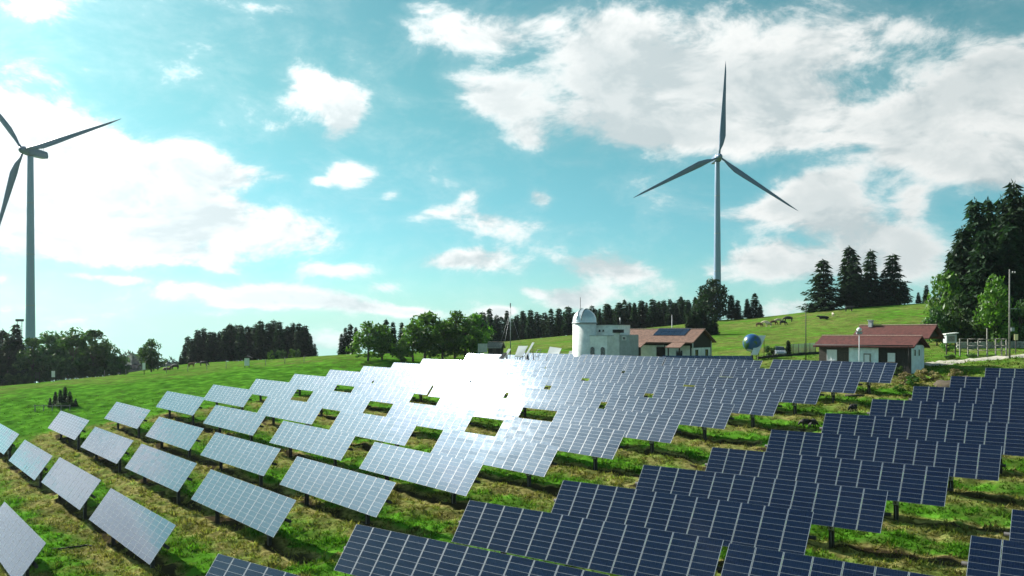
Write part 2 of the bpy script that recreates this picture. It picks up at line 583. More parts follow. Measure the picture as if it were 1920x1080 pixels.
# measured places of the solar tables: (column, row, x, y, z of the middle relative to the eye)
BRIGHT= [(0, -2, -32.95, 55.96, -13.53), (-3, -1, -60.97, 101.79, -12.61), (-2, -1, -49.22, 86.99, -12.91), (-1, -1, -37.66, 72.49, -12.69), (0, -1, -25.9, 57.55, -12.83), (-3, 0, -54.29, 104.19, -11.31), (-2, 0, -42.67, 89.5, -11.76), (-1, 0, -31.1, 74.97, -11.77), (0, 0, -19.27, 60.14, -11.83), (-3, 1, -48.85, 108.04, -10.47), (-2, 1, -37.02, 93.15, -10.99), (-1, 1, -25.18, 78.28, -11.05), (0, 1, -13.34, 63.43, -11.29), (-3, 2, -44.08, 113.04, -9.38), (-2, 2, -31.97, 97.78, -10.02), (-1, 2, -19.45, 82.02, -10.31), (0, 2, -7.56, 67.07, -10.58), (-3, 3, -39.38, 118.11, -8.78), (-2, 3, -26.81, 102.27, -9.33), (-1, 3, -14.35, 86.61, -9.62), (0, 3, -1.87, 70.9, -9.87), (-3, 4, -34.56, 123.06, -8.21), (-2, 4, -22.0, 107.27, -8.68), (-1, 4, -9.08, 91.02, -8.97), (0, 4, 3.74, 74.9, -9.14), (-3, 5, -30.06, 128.46, -7.74), (-2, 5, -17.27, 112.38, -8.07), (-1, 5, -3.9, 95.56, -8.32), (0, 5, 9.17, 79.12, -8.41), (-4, 6, -25.73, 134.05, -7.32), (-3, 6, -15.77, 121.52, -7.43), (-2, 6, -5.78, 108.95, -7.59), (-1, 6, 4.37, 96.19, -7.69), (0, 6, 14.74, 83.15, -7.67), (-4, 7, -21.05, 139.13, -6.93), (-3, 7, -10.82, 126.26, -6.86), (-2, 7, -0.75, 113.6, -6.93), (-1, 7, 9.72, 100.42, -7.0), (0, 7, 20.33, 87.07, -6.9), (-4, 8, -16.6, 144.36, -6.5), (-3, 8, -5.64, 130.58, -6.22), (-2, 8, 4.24, 118.15, -6.23), (-1, 8, 14.89, 104.75, -6.27), (0, 8, 25.77, 91.07, -6.12), (-4, 9, -11.96, 149.18, -5.99), (-3, 9, 0.0, 134.14, -5.48), (-2, 9, 9.95, 121.63, -5.44), (-1, 9, 20.05, 108.93, -5.49), (0, 9, 31.16, 94.96, -5.32), (-4, 10, -3.83, 149.37, -5.02), (-3, 10, 6.05, 136.95, -4.59), (-2, 10, 15.92, 124.53, -4.57), (-1, 10, 25.79, 112.11, -4.66), (0, 10, 36.51, 98.64, -4.48)]
DARK= [(-1, -8.56, 36.07, -11.84), (0, -2.57, 40.19, -11.33), (1, 3.27, 44.35, -10.87), (2, 9.0, 48.57, -10.43), (3, 14.68, 52.65, -10.1), (4, 20.32, 56.79, -9.47), (5, 25.93, 60.97, -8.66), (6, 31.63, 65.07, -7.77), (7, 37.25, 69.17, -6.92), (8, 42.8, 73.32, -6.06), (9, 48.36, 77.43, -5.36), (10, 53.97, 81.5, -4.73)]
EXTRA= [(1, 15.92, 34.61, -10.97), (2, 27.21, 34.53, -10.59), (3, 31.96, 39.34, -10.36)]

# ================================================================== terrain
AL_B, TI_B = R(-51.51), R(54.6)         # rows of the pale block: heading and tilt
AL_D, TI_D = R(-37.6), R(53.2)          # rows of the dark block
TAB_W, TAB_H, TAB_C = 15.71, 2.64, 2.4  # width, slope height and height of the middle of one solar table


def ground_points():
    P = []
    for c, k, x, y, z in BRIGHT:
        P.append((x, y, z + EYE - TAB_C))
    for k, x, y, z in DARK + EXTRA:
        P.append((x, y, z + EYE - TAB_C))
    for px, py, d in [
        # far edge of the green field on the left, and the strip behind it
        (-250, 742, 160), (0, 726, 165), (120, 713, 165), (250, 703, 168), (400, 692, 170), (520, 681, 172), (620, 672, 172), (690, 668, 172),
        (100, 719, 190), (230, 705, 195), (340, 685, 222), (460, 677, 222), (595, 668, 222), (650, 666, 225), (-200, 745, 190),
        (780, 672, 172), (860, 666, 182), (930, 662, 200), (700, 668, 240), (800, 656, 270),
        (950, 641, 300), (1070, 631, 300), (1190, 621, 300), (1290, 611, 290), (1350, 601, 280), (1430, 594, 270),
        (1510, 584, 260), (1600, 577, 250), (1700, 572, 240), (1760, 570, 230), (1900, 560, 230),
        (1000, 655, 200), (1400, 640, 180), (1500, 638, 178), (1400, 612, 235), (1600, 600, 215), (1690, 597, 210), (1450, 663, 142), (1270, 632, 205),
        (1110, 690, 138), (1260, 686, 136), (1175, 690, 133), (1640, 693, 111), (1530, 692, 113), (1745, 694, 108), (1560, 664, 130),
        (1780, 676, 118), (1915, 671, 118), (1830, 661, 128), (1910, 657, 128), (1850, 647, 150), (1780, 640, 150), (1790, 700, 104), (1690, 720, 100)]:
        v = at(px, py, d)
        P.append(tuple(v))
    P += [(0, -60, -1), (-70, -50, -2), (70, -50, 0), (-60, 20, -1.5), (60, 15, 0.5), (110, 50, 5), (120, 90, 8), (150, 150, 13), (-140, 60, -4), (-170, 130, -2.5),
          (-180, 200, -4), (0, 12, 0.2), (-25, 30, -0.3), (28, 22, 0.8), (190, 220, 20), (-130, 300, -8), (0, 360, 5), (120, 320, 16), (-60, 380, -6), (200, 80, 10), (-220, 60, -8)]
    return np.array(P, float)


GP = ground_points()


def tps_fit(P):
    n = len(P)
    X = P[:, :2] / 100
    d2 = ((X[:, None] - X[None]) ** 2).sum(-1)
    K = np.where(d2 > 0, 0.5 * d2 * np.log(d2 + 1e-12), 0) + np.eye(n) * 2e-4
    Q = np.concatenate([np.ones((n, 1)), X], 1)
    A = np.block([[K, Q], [Q.T, np.zeros((3, 3))]])
    w = np.linalg.solve(A, np.concatenate([P[:, 2], np.zeros(3)]))
    return X, w


TX, TWT = tps_fit(GP)


def base_height(x, y):
    x, y = np.asarray(x, float), np.asarray(y, float)
    sh = x.shape
    q = np.stack([x.ravel(), y.ravel()], 1) / 100
    r = np.hypot(q[:, 0], q[:, 1])
    qc = q * np.minimum(1, 3.9 / np.maximum(r, 1e-6))[:, None]
    h = np.empty(len(q))
    n = len(TX)
    for i in range(0, len(q), 20000):
        s = qc[i:i + 20000]
        d2 = ((s[:, None] - TX[None]) ** 2).sum(-1)
        h[i:i + 20000] = (0.5 * d2 * np.log(d2 + 1e-12)) @ TWT[:n] + TWT[n] + s @ TWT[n + 1:]
    h = np.clip(h, -30, 45)
    t = np.clip((r - 3.0) / 5.5, 0, 1)
    t = t * t * (3 - 2 * t)
    far = -150 + 12 * np.sin(q[:, 0] * 0.35 + 1) * np.cos(q[:, 1] * 0.3)
    return (h * (1 - t) + far * t).reshape(sh)


# smooth value noise on a lattice, for the tufts and hollows of the turf
_LAT = RNG.random((256, 256))


def vnoise(x, y, cell):
    x, y = np.asarray(x) / cell, np.asarray(y) / cell
    xi, yi = np.floor(x).astype(int), np.floor(y).astype(int)
    fx, fy = x - xi, y - yi
    fx, fy = fx * fx * (3 - 2 * fx), fy * fy * (3 - 2 * fy)
    a = _LAT[xi % 256, yi % 256]
    b = _LAT[(xi + 1) % 256, yi % 256]
    c = _LAT[xi % 256, (yi + 1) % 256]
    d = _LAT[(xi + 1) % 256, (yi + 1) % 256]
    return (a * (1 - fx) + b * fx) * (1 - fy) + (c * (1 - fx) + d * fx) * fy


def axes(al):
    r = np.array([math.cos(al), math.sin(al)])
    return r, np.array([-r[1], r[0]])


RB, NB = axes(AL_B)
RD, ND = axes(AL_D)
_b0 = sorted((k, x * RB[0] + y * RB[1], x * NB[0] + y * NB[1]) for c, k, x, y, z in BRIGHT if c == 0)
BK = np.array([b[0] for b in _b0]); BS = np.array([b[1] for b in _b0]); BN = np.array([b[2] for b in _b0])
_d0 = sorted((k, x * ND[0] + y * ND[1]) for k, x, y, z in DARK)
DK = np.array([d[0] for d in _d0]); DN = np.array([d[1] for d in _d0])


def meadow(x, y):
    """(tone, lump): how green the grass is and how tufty the ground, from where it stands"""
    x, y = np.asarray(x, float), np.asarray(y, float)
    nb = x * NB[0] + y * NB[1]
    sb = x * RB[0] + y * RB[1]
    kb = np.interp(nb, BN, BK, left=BK[0] - 1.5, right=BK[-1] + 1.5)
    right_end = np.interp(kb, BK, BS) + TAB_W / 2 + 2.5
    bright = sb < right_end
    nd = x * ND[0] + y * ND[1]
    # signed distance behind the nearest row in front
    def phase(v, rows):
        i = np.clip(np.searchsorted(rows, v) - 1, 0, len(rows) - 1)
        return v - rows[i]
    ph = np.where(bright, phase(nb, BN), phase(nd, DN))
    wob = (vnoise(x, y, 3.0) - 0.5) * 1.8
    ph = ph + wob
    s = lambda a, b, v: np.clip((v - a) / (b - a), 0, 1)
    lush = s(0.6, 1.5, ph) * (1 - s(3.4, 5.0, ph))
    tone = 0.18 + 0.74 * lush
    # earth-coloured strip along the posts, painted to deepen the tables' shadow
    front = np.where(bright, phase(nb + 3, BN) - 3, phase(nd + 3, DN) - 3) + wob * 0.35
    table_shade = s(-0.3, 0.1, front) * (1 - s(1.1, 1.8, front)) * (vnoise(x + 9, y + 4, 1.3) > 0.22)
    tone = tone - 1.0 * table_shade
    tone = np.where(ph > 12, 0.6, tone)
    # block outlines
    left_edge = np.interp(kb, BK, BS) - 3 * 18.6 - 9.5
    # the green field left of and behind the pale block
    fld = s(0, 3.5, left_edge - sb + wob * 1.5) 
    back = s(BN[-1] + 3, BN[-1] + 10, nb)
    out = np.maximum(fld, back * (x < 10))
    r = np.hypot(x, y)
    ftone = 1.22 + 0.35 * (vnoise(x, y, 6.0) - 0.5) - 0.45 * s(160, 176, r + (vnoise(x, y, 14) - .5) * 12)
    tone = tone * (1 - out) + ftone * out
    # hill on the right, paths and house
    hill = s(118, 130, y) * (x > -5) + s(150, 160, y) * (x > -60) * (x <= -5) * 0
    tone = np.where(hill > 0, 0.62 + 0.5 * (vnoise(x, y, 9.0) - 0.5), tone)
    lump = np.where(out > 0.5, 0.35, 1.0) * np.where(hill > 0, 0.5, 1.0)
    return tone, lump


def ground_height(x, y):
    x, y = np.asarray(x, float), np.asarray(y, float)
    h = base_height(x, y)
    _, lump = meadow(x, y)
    r = np.hypot(x, y)
    near = np.clip((260 - r) / 160, 0, 1)
    h = h + near * lump * (0.34 * (vnoise(x, y, 2.3) - 0.5) + 0.30 * (vnoise(x + 31, y + 7, 0.95) - 0.5) + 0.20 * (vnoise(x + 3, y + 51, 0.5) - 0.5))
    h = h + np.clip((r - 60) / 200, 0, 1) * 0.8 * (vnoise(x, y, 26) - 0.5)
    return h


def gz(x, y):
    return float(ground_height(np.array([x]), np.array([y]))[0])


def on_ground(px, depth, dz=0.0):
    x = (px - 960) / FPX * depth
    return Vector((x, depth, gz(x, depth) + dz))


def build_ground():
    # rings of cells round the camera: narrow where the photograph looks, wide elsewhere
    th = np.concatenate([np.arange(-180, -42, 4.0), np.arange(-42, 42, 0.13), np.arange(42, 180, 4.0)])
    th = np.radians(th)
    r = [2.0]
    while r[-1] < 1950:
        d = r[-1]
        step = 3.0 if d < 30 else (0.26 + (d - 30) * 0.0035 if d < 130 else (0.65 + (d - 130) * 0.012 if d < 330 else d * 0.05))
        r.append(d + step)
    r = np.array(r)
    A, Rr = np.meshgrid(th, r)
    X, Y = Rr * np.sin(A), Rr * np.cos(A)
    Z = ground_height(X, Y)
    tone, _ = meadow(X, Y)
    na, nr = len(th), len(r)
    V = np.stack([X.ravel(), Y.ravel(), Z.ravel()], 1)
    i, j = np.meshgrid(np.arange(nr - 1), np.arange(na), indexing='ij')
    j2 = (j + 1) % na
    F = np.stack([i * na + j, i * na + j2, (i + 1) * na + j2, (i + 1) * na + j], -1).reshape(-1, 4)
    # close the middle under the camera
    V = np.concatenate([V, [[0, 0, float(ground_height(np.array([0.0]), np.array([0.0]))[0])]]])
    c = len(V) - 1
    j = np.arange(na)
    tri = np.stack([np.full(na, c), (j + 1) % na, j, j], 1)
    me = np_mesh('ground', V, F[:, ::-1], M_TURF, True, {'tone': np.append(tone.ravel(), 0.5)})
    o = link('ground', me)
    tag(o, kind='structure')
    print('ground verts', len(V))


build_ground()


def build_grass():
    """blades and tufts of grass over the part of the meadow the picture resolves"""
    pts = []
    for (y0, y1, dens) in ((33, 52, 26), (52, 75, 15), (75, 105, 7.0), (105, 140, 3.0)):
        area_n = int(0.64 * (y1 ** 2 - y0 ** 2) * dens)
        u = RNG.random(area_n)
        y = np.sqrt(y0 ** 2 + u * (y1 ** 2 - y0 ** 2))
        x = (RNG.random(area_n) * 2 - 1) * 0.66 * y
        # drop most of what stands hidden behind the pale tables
        pts.append(np.stack([x, y], 1))
    P = np.concatenate(pts)
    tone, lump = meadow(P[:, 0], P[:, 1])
    clump = 0.55 * vnoise(P[:, 0], P[:, 1], 1.1) + 0.45 * vnoise(P[:, 0] + 17, P[:, 1] + 5, 0.6)
    keep = RNG.random(len(P)) < np.clip(0.25 + 1.3 * (clump - 0.25), 0.15, 1) * np.where(lump < 0.6, 0.6, 1.0)
    keep &= (tone > -0.1) | (RNG.random(len(P)) < 0.25)
    P, tone, lump, clump = P[keep], tone[keep], lump[keep], clump[keep]
    nbl = 4
    n = len(P) * nbl
    X = np.repeat(P[:, 0], nbl) + RNG.normal(0, 0.10, n)
    Y = np.repeat(P[:, 1], nbl) + RNG.normal(0, 0.10, n)
    Z = np.repeat(ground_height(P[:, 0], P[:, 1]), nbl) - 0.02
    T = np.repeat(tone, nbl)
    L = np.repeat(lump, nbl)
    C = np.repeat(clump, nbl)
    H = (0.08 + 0.46 * RNG.random(n) * (0.10 + 1.3 * C * C)) * np.where(L < 0.6, 0.55, 1.0)
    Wd = 0.022 + 0.045 * RNG.random(n) + Y * 0.0003
    a = RNG.random(n) * 2 * PI
    lean = RNG.normal(0, 0.55, (n, 2)) * H[:, None]
    dx, dy = np.cos(a) * Wd, np.sin(a) * Wd
    V = np.empty((n, 3, 3))
    V[:, 0] = np.stack([X - dx, Y - dy, Z], 1)
    V[:, 1] = np.stack([X + dx, Y + dy, Z], 1)
    V[:, 2] = np.stack([X + lean[:, 0], Y + lean[:, 1], Z + H], 1)
    F = np.arange(n * 3).reshape(n, 3)
    vary = np.repeat(np.clip(0.45 + 0.9 * RNG.random(n) + 0.5 * (C - .5), .3, 1.6), 3)
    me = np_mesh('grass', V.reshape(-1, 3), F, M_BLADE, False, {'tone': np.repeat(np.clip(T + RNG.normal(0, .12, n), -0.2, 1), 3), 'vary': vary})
    tag(link('grass', me), 'tufty meadow grass, green and straw coloured, between the rows of solar tables', 'grass', kind='stuff')
    print('grass tris', n)


build_grass()

# gravel path beside the red roofed house
def ribbon(name, pts, width, m, lift=0.05, seg=60):
    P = []
    for (px, d) in pts:
        P.append(Vector(((px - 960) / FPX * d, d, 0)))
    V, F = [], []
    line = []
    for i in range(len(P) - 1):
        for t in np.linspace(0, 1, seg // (len(P) - 1), endpoint=(i == len(P) - 2)):
            line.append(P[i].lerp(P[i + 1], float(t)))
    for i, p in enumerate(line):
        dv = (line[min(i + 1, len(line) - 1)] - line[max(i - 1, 0)]).normalized()
        nv = Vector((-dv.y, dv.x, 0))
        for k in range(7):
            q = p + nv * width * (k / 6 - 0.5) * (1 + 0.25 * (mnoise.noise(p * 0.25 + Vector((k * 0.1, 0, 0)))))
            V.append((q.x, q.y, gz(q.x, q.y) + lift - (0.14 if k in (0, 6) else 0.0)))
    for i in range(len(line) - 1):
        for k in range(6):
            F.append((i * 7 + k, i * 7 + k + 1, i * 7 + k + 8, i * 7 + k + 7))
    me = np_mesh(name, V, F, m, True)
    return tag(link(name, me), kind='structure')


ribbon('gravel_path', [(1740, 113), (1790, 117), (1850, 119), (1925, 121), (2060, 126)], 3.4, M_GRAVEL, 0.10, 80)

# ================================================================== solar tables
NCOL, NROW = 12, 8
PW, PH = TAB_W / NCOL, TAB_H / NROW


def module_into(mb, cx, cy, jx=0.0, jy=0.0):
    """one framed laminate lying in the x-y plane, facing +z"""
    w, h = PW - 0.032, PH - 0.007
    fx, fy, t = 0.024, 0.004, 0.035
    x0, x1, y0, y1 = -w / 2, w / 2, -h / 2, h / 2
    def P(x, y, z):
        return (cx + x, cy + y, z + x * jx + y * jy)
    o = [P(x0, y0, 0), P(x1, y0, 0), P(x1, y1, 0), P(x0, y1, 0)]
    b = [P(x0, y0, -t), P(x1, y0, -t), P(x1, y1, -t), P(x0, y1, -t)]
    i = [P(x0 + fx, y0 + fy, 0), P(x1 - fx, y0 + fy, 0), P(x1 - fx, y1 - fy, 0), P(x0 + fx, y1 - fy, 0)]
    g = [P(x0 + fx, y0 + fy, -.004), P(x1 - fx, y0 + fy, -.004), P(x1 - fx, y1 - fy, -.004), P(x0 + fx, y1 - fy, -.004)]
    mb.mi = 0
    fr = [(k, (k + 1) % 4, 8 + (k + 1) % 4, 8 + k) for k in range(4)] + [(4 + k, 4 + (k + 1) % 4, (k + 1) % 4, k) for k in range(4)] + [(7, 6, 5, 4)]
    mb.add(o + b + i, fr)
    mb.mi = 1
    mb.add(g, [(0, 1, 2, 3)])
    mb.mi = 0


_mb = MB()
module_into(_mb, 0, 0)
MODULE = _mb.mesh('solar_module', [M_ALU, M_CELL], False)
COLUMNS = []
for q in range(9):
    _mb = MB()
    for j in range(NROW):
        module_into(_mb, 0, (j - 3.5) * PH, RNG.normal(0, 0.0035), RNG.normal(0, 0.007))
    COLUMNS.append(_mb.mesh('module_column', [M_ALU, M_CELL], False))


def table_frame(ti):
    """rafters and purlins under the modules, and the beam and posts (meshes shared by all tables of one block)"""
    c, s = math.cos(ti), math.sin(ti)
    U, Nn = Vector((0, c, s)), Vector((0, -s, c))
    O = Vector((0, 0, TAB_C))
    rot = Matrix((Vector((1, 0, 0)), U, Nn)).transposed()
    f = MB()
    for x in (-0.44, -0.22, 0.0, 0.22, 0.44):
        f.box(O + Vector((x * TAB_W, 0, 0)) - Nn * 0.135, (0.06, TAB_H - 0.1, 0.08), rot=rot)
    for v in (-0.36, -0.12, 0.12, 0.36):
        f.box(O + U * v * TAB_H - Nn * 0.069, (TAB_W - 0.08, 0.05, 0.048), rot=rot)
    frame = f.mesh('support_frame', M_STEEL)
    b = MB()
    b.tube(O - Nn * 0.285 - Vector((TAB_W / 2 + 0.28, 0, 0)), O - Nn * 0.285 + Vector((TAB_W / 2 + 0.28, 0, 0)), 0.105, n=10)
    beam = b.mesh('support_beam', M_DARKSTEEL)
    p = MB()
    y = -(Nn * 0.285).y
    top = TAB_C - Nn.z * 0.285
    p.box((0, y, (top - 0.06 - 0.8) / 2), (0.26, 0.05, top + 0.68))
    p.box((-0.11, y, (top - 0.06 - 0.8) / 2), (0.04, 0.24, top + 0.68))
    p.box((0.11, y, (top - 0.06 - 0.8) / 2), (0.04, 0.24, top + 0.68))
    post = p.mesh('post', M_DARKSTEEL)
    q = MB()
    for v, z0 in ((0.33, .55), (-0.33, .75)):
        q.tube((0, y, z0), O + U * v * TAB_H - Nn * 0.17, 0.035, n=6)
    brace = q.mesh('brace', M_DARKSTEEL)
    j = MB()
    j.box((0.0, y - .15, 1.15), (.30, .16, .42))
    j.tube((0.0, y - .10, 1.0), (0.0, y - .10, -.2), .025, n=6)
    box = j.mesh('junction_box', M_STEEL)
    return frame, beam, (post, brace, box), rot, U, Nn, O


FR_B = table_frame(TI_B)
FR_D = table_frame(TI_D)


def solar_table(x, y, z, al, fr, label, group, single):
    frame, beam, post, rot, U, Nn, O = fr
    t = thing('solar_table', label, 'solar table', (x, y, z + EYE - TAB_C), al, group)
    t.rotation_euler = (0, 0, al + RNG.normal(0, R(0.15)))
    tilt = rot.to_euler()
    if single:
        for i in range(NCOL):
            for j in range(NROW):
                m = link('solar_module', MODULE, t)
                m.location = O + Vector(((i - 5.5) * PW, 0, 0)) + U * ((j - 3.5) * PH)
                m.rotation_euler = (tilt.x + RNG.normal(0, 0.0032), RNG.normal(0, 0.0015), 0)
    else:
        for i in range(NCOL):
            m = link('module_column', COLUMNS[int(RNG.integers(len(COLUMNS)))], t)
            m.location = O + Vector(((i - 5.5) * PW, 0, 0))
            m.rotation_euler = (tilt.x + RNG.normal(0, 0.003), RNG.normal(0, 0.002), 0)
    link('support_frame', frame, t)
    link('support_beam', beam, t)
    for sx in (-0.31, 0.31):
        p = link('post', post[0], t)
        p.location = (sx * TAB_W, 0, 0)
        link('brace', post[1], p)
    b = link('junction_box', post[2], t)
    b.location = (0.31 * TAB_W, 0, 0)
    return t


ORD = ['zeroth', 'first', 'second', 'third', 'fourth', 'fifth', 'sixth', 'seventh', 'eighth', 'ninth', 'tenth', 'eleventh', 'twelfth', 'thirteenth',
       'fourteenth', 'fifteenth', 'sixteenth', 'seventeenth', 'eighteenth', 'nineteenth', 'twentieth']
for n in range(21, 40):
    ORD.append(('twenty-' if n < 30 else 'thirty-') + (ORD[n % 10] if n % 10 else ''))
ORD[30] = 'thirtieth'
PLACE = {0: 'right end', -1: 'second from the right', -2: 'third from the right', -3: 'fourth from the right', -4: 'left end'}
for c, k, x, y, z in BRIGHT:
    place = PLACE[c]
    if c == -3 and k < 6:
        place = 'left end'
    if k == -2:
        lab = 'pale shining solar table cut off by the lower left corner of the picture'
    else:
        lab = 'pale shining solar table, %s of the %s row of the pale block' % (place, ORD[k + 3])
    solar_table(x, y, z, AL_B, FR_B, lab, 'pale solar tables facing the bright sky', y < 69)
for k, x, y, z in DARK:
    if k == -1:
        lab = 'dark blue solar table only showing its corner at the bottom edge of the picture'
    else:
        lab = 'dark blue solar table, %s from the front of the staggered dark block' % ORD[k + 1]
    solar_table(x, y, z, AL_D, FR_D, lab, 'dark blue solar tables', y < 66)
for (k, x, y, z), lab in zip(EXTRA, (
        'dark blue solar table along the bottom edge, beyond a narrow green gap',
        'dark blue solar table in the lower right corner, nearer of the two there',
        'dark blue solar table at the lower right edge, half hidden behind a nearer one')):
    solar_table(x, y, z, AL_D, FR_D, lab, 'dark blue solar tables', True)

# ================================================================== wind turbines
def blade_mesh(L):
    """one rotor blade along +z, thick round root, twisted tapering aerofoil"""
    mb = MB()
    n, prof = 12, []
    st = [(0, .022, 1.0, 0), (.05, .022, 1.0, 0), (.11, .046, .55, .35), (.20, .068, .30, .30), (.32, .060, .24, .22), (.5, .044, .2, .13), (.7, .031, .18, .07), (.88, .019, .17, .03), (.97, .007, .16, .01), (1.0, .002, .2, 0)]
    V, F = [], []
    for z, ch, th, tw in st:
        for i in range(n):
            t = 2 * PI * i / n
            x = math.cos(t) * ch * L / 2 + (0.28 * ch * L if th < .9 else 0)
            y = math.sin(t) * ch * L / 2 * th * (1.0 if math.cos(t) < 0.2 else 0.6)
            V.append((x * math.cos(tw) + y * math.sin(tw), -x * math.sin(tw) + y * math.cos(tw), z * L))
    for k in range(len(st) - 1):
        for i in range(n):
            j = (i + 1) % n
            F.append((k * n + i, k * n + j, (k + 1) * n + j, (k + 1) * n + i))
    F += [tuple(range(n)), tuple((len(st) - 1) * n + i for i in range(n))]
    mb.add(V, F, smooth=True)
    return mb.mesh('blade', M_TURBINE)


BLADE = blade_mesh(37.5)


def wind_turbine(px, hub_py, d, angles, yaw, label):
    hub = at(px, hub_py, d)
    base = gz(hub.x, hub.y)
    t = thing('wind_turbine', label, 'wind turbine', (hub.x, hub.y, base), 0, 'wind turbines on the plateau')
    H = hub.z - base
    ax = Vector((math.sin(yaw), -math.cos(yaw), 0))          # the rotor looks this way
    q = ax.to_track_quat('Z', 'Y')
    m = MB()
    m.lathe([(1.72, -3), (1.72, 0), (1.58, H * .2), (1.42, H * .4), (1.26, H * .6), (1.10, H * .8), (.95, H - 1.6), (.9, H - 1.4)], 28)
    tw = m.build('tower', M_TOWER, t)
    for f, rr in ((.2, 1.58), (.4, 1.42), (.6, 1.26), (.8, 1.10)):
        m = MB()
        m.lathe([(rr, H * f - .12), (rr + .05, H * f - .10), (rr + .05, H * f + .10), (rr - .01, H * f + .12)], 28)
        m.build('flange', M_STEEL, tw)
    m = MB()
    m.box((0, -1.70, 1.5), (.9, .12, 2.2))
    m.build('door', M_STEEL, tw)
    m = MB()
    rt = Matrix((ax, Vector((-ax.y, ax.x, 0)), Vector((0, 0, 1)))).transposed()
    for (a, w, h) in ((-6.8, 2.3, 2.5), (-3, 2.9, 3.0), (0.4, 2.9, 3.0)):
        pass
    ring = []
    for a, w, h in ((-7.2, 1.7, 1.9), (-6.6, 2.2, 2.5), (-1.0, 2.7, 2.9), (1.2, 2.5, 2.7), (1.9, 1.9, 2.0)):
        for y, z in ((-.5, -.42), (.5, -.42), (.56, 0), (.44, .5), (-.44, .5), (-.56, 0)):
            ring.append(rt @ Vector((a, y * w, z * h)) + Vector((0, 0, H)))
    F = []
    for k in range(4):
        for i in range(6):
            j = (i + 1) % 6
            F.append((k * 6 + i, k * 6 + j, k * 6 + 6 + j, k * 6 + 6 + i))
    F += [tuple(range(6)), tuple(range(24, 30))]
    m.add(ring, F)
    m.build('nacelle', M_TURBINE, t)
    m = MB()
    m.box(rt @ Vector((-5.6, 0.35, 2.0)) + Vector((0, 0, H)), (.08, .08, 1.6))
    m.box(rt @ Vector((-5.6, -0.35, 1.8)) + Vector((0, 0, H)), (.08, .08, 1.2))
    m.build('wind_vane', M_STEEL, t)
    c = Vector((0, 0, H)) + ax * 3.2
    m = MB()
    prof = [(1.25, -1.2), (1.35, -.2), (1.2, .6), (.8, 1.3), (.3, 1.7), (.01, 1.75)]
    m.lathe(prof, 20)
    hb = m.build('hub', M_TURBINE, t)
    hb.location = c
    hb.rotation_mode = 'QUATERNION'
    hb.rotation_quaternion = q
    side = Vector((-ax.y, ax.x, 0))                          # to the right in the picture
    for a in angles:
        dirv = side * math.cos(a) + Vector((0, 0, 1)) * math.sin(a)
        b = link('blade', BLADE, t)
        chord = dirv.cross(ax).normalized()
        rm = Matrix((chord, -ax, dirv)).transposed()
        if rm.determinant() < 0:
            rm = Matrix((-chord, -ax, dirv)).transposed()
        b.rotation_mode = 'QUATERNION'
        # pitched out of the rotor plane about its own axis
        b.rotation_quaternion = rm.to_quaternion() @ Vector((0, 0, 1)).rotation_difference(Vector((0, 0, 1)))
        b.location = c + dirv * 0.9
    return t


wind_turbine(57, 285, 290, [R(13), R(130.3), R(249.6)], R(-12), 'wind turbine at the left edge of the picture, two blades cut off')
wind_turbine(1345, 297, 345, [R(86.2), R(205.6), R(325.6)], 0.0, 'wind turbine behind the spruces, rising right of the observatory dome')


# ================================================================== buildings
def oriented(t, x, y, z):
    return t


def window(parent, c, w, h, normal, frame_mat=None, glass=None, bars=1, sill=True):
    """a window set into a wall: frame proud of the wall, pane recessed in it"""
    n = Vector(normal).normalized()
    sx = Vector((0, 0, 1)).cross(n)
    rot = Matrix((sx, n, Vector((0, 0, 1)))).transposed()
    c = Vector(c)
    f = MB()
    t = 0.09
    for dx, dz, ww, hh in ((0, h / 2, w + 2 * t, t), (0, -h / 2, w + 2 * t, t), (-w / 2 - t / 2, 0, t, h - t), (w / 2 + t / 2, 0, t, h - t)):
        f.box(c + sx * dx + Vector((0, 0, dz)) + n * 0.035, (ww, 0.10, hh), rot=rot)
    for b in range(1, bars + 1):
        f.box(c + sx * (w * b / (bars + 1) - w / 2) + n * 0.03, (0.05, 0.06, h - t), rot=rot)
    fo = f.build('window', frame_mat or M_WINWHITE, parent)
    g = MB()
    g.box(c + n * 0.012, (w, 0.02, h), rot=rot)
    g.build('pane', glass or M_GLASS, fo)
    if sill:
        s = MB()
        s.box(c + Vector((0, 0, -h / 2 - 0.11)) + n * 0.08, (w + 0.3, 0.2, 0.06), rot=rot)
        s.build('sill', M_GREYWOOD, fo)
    return fo


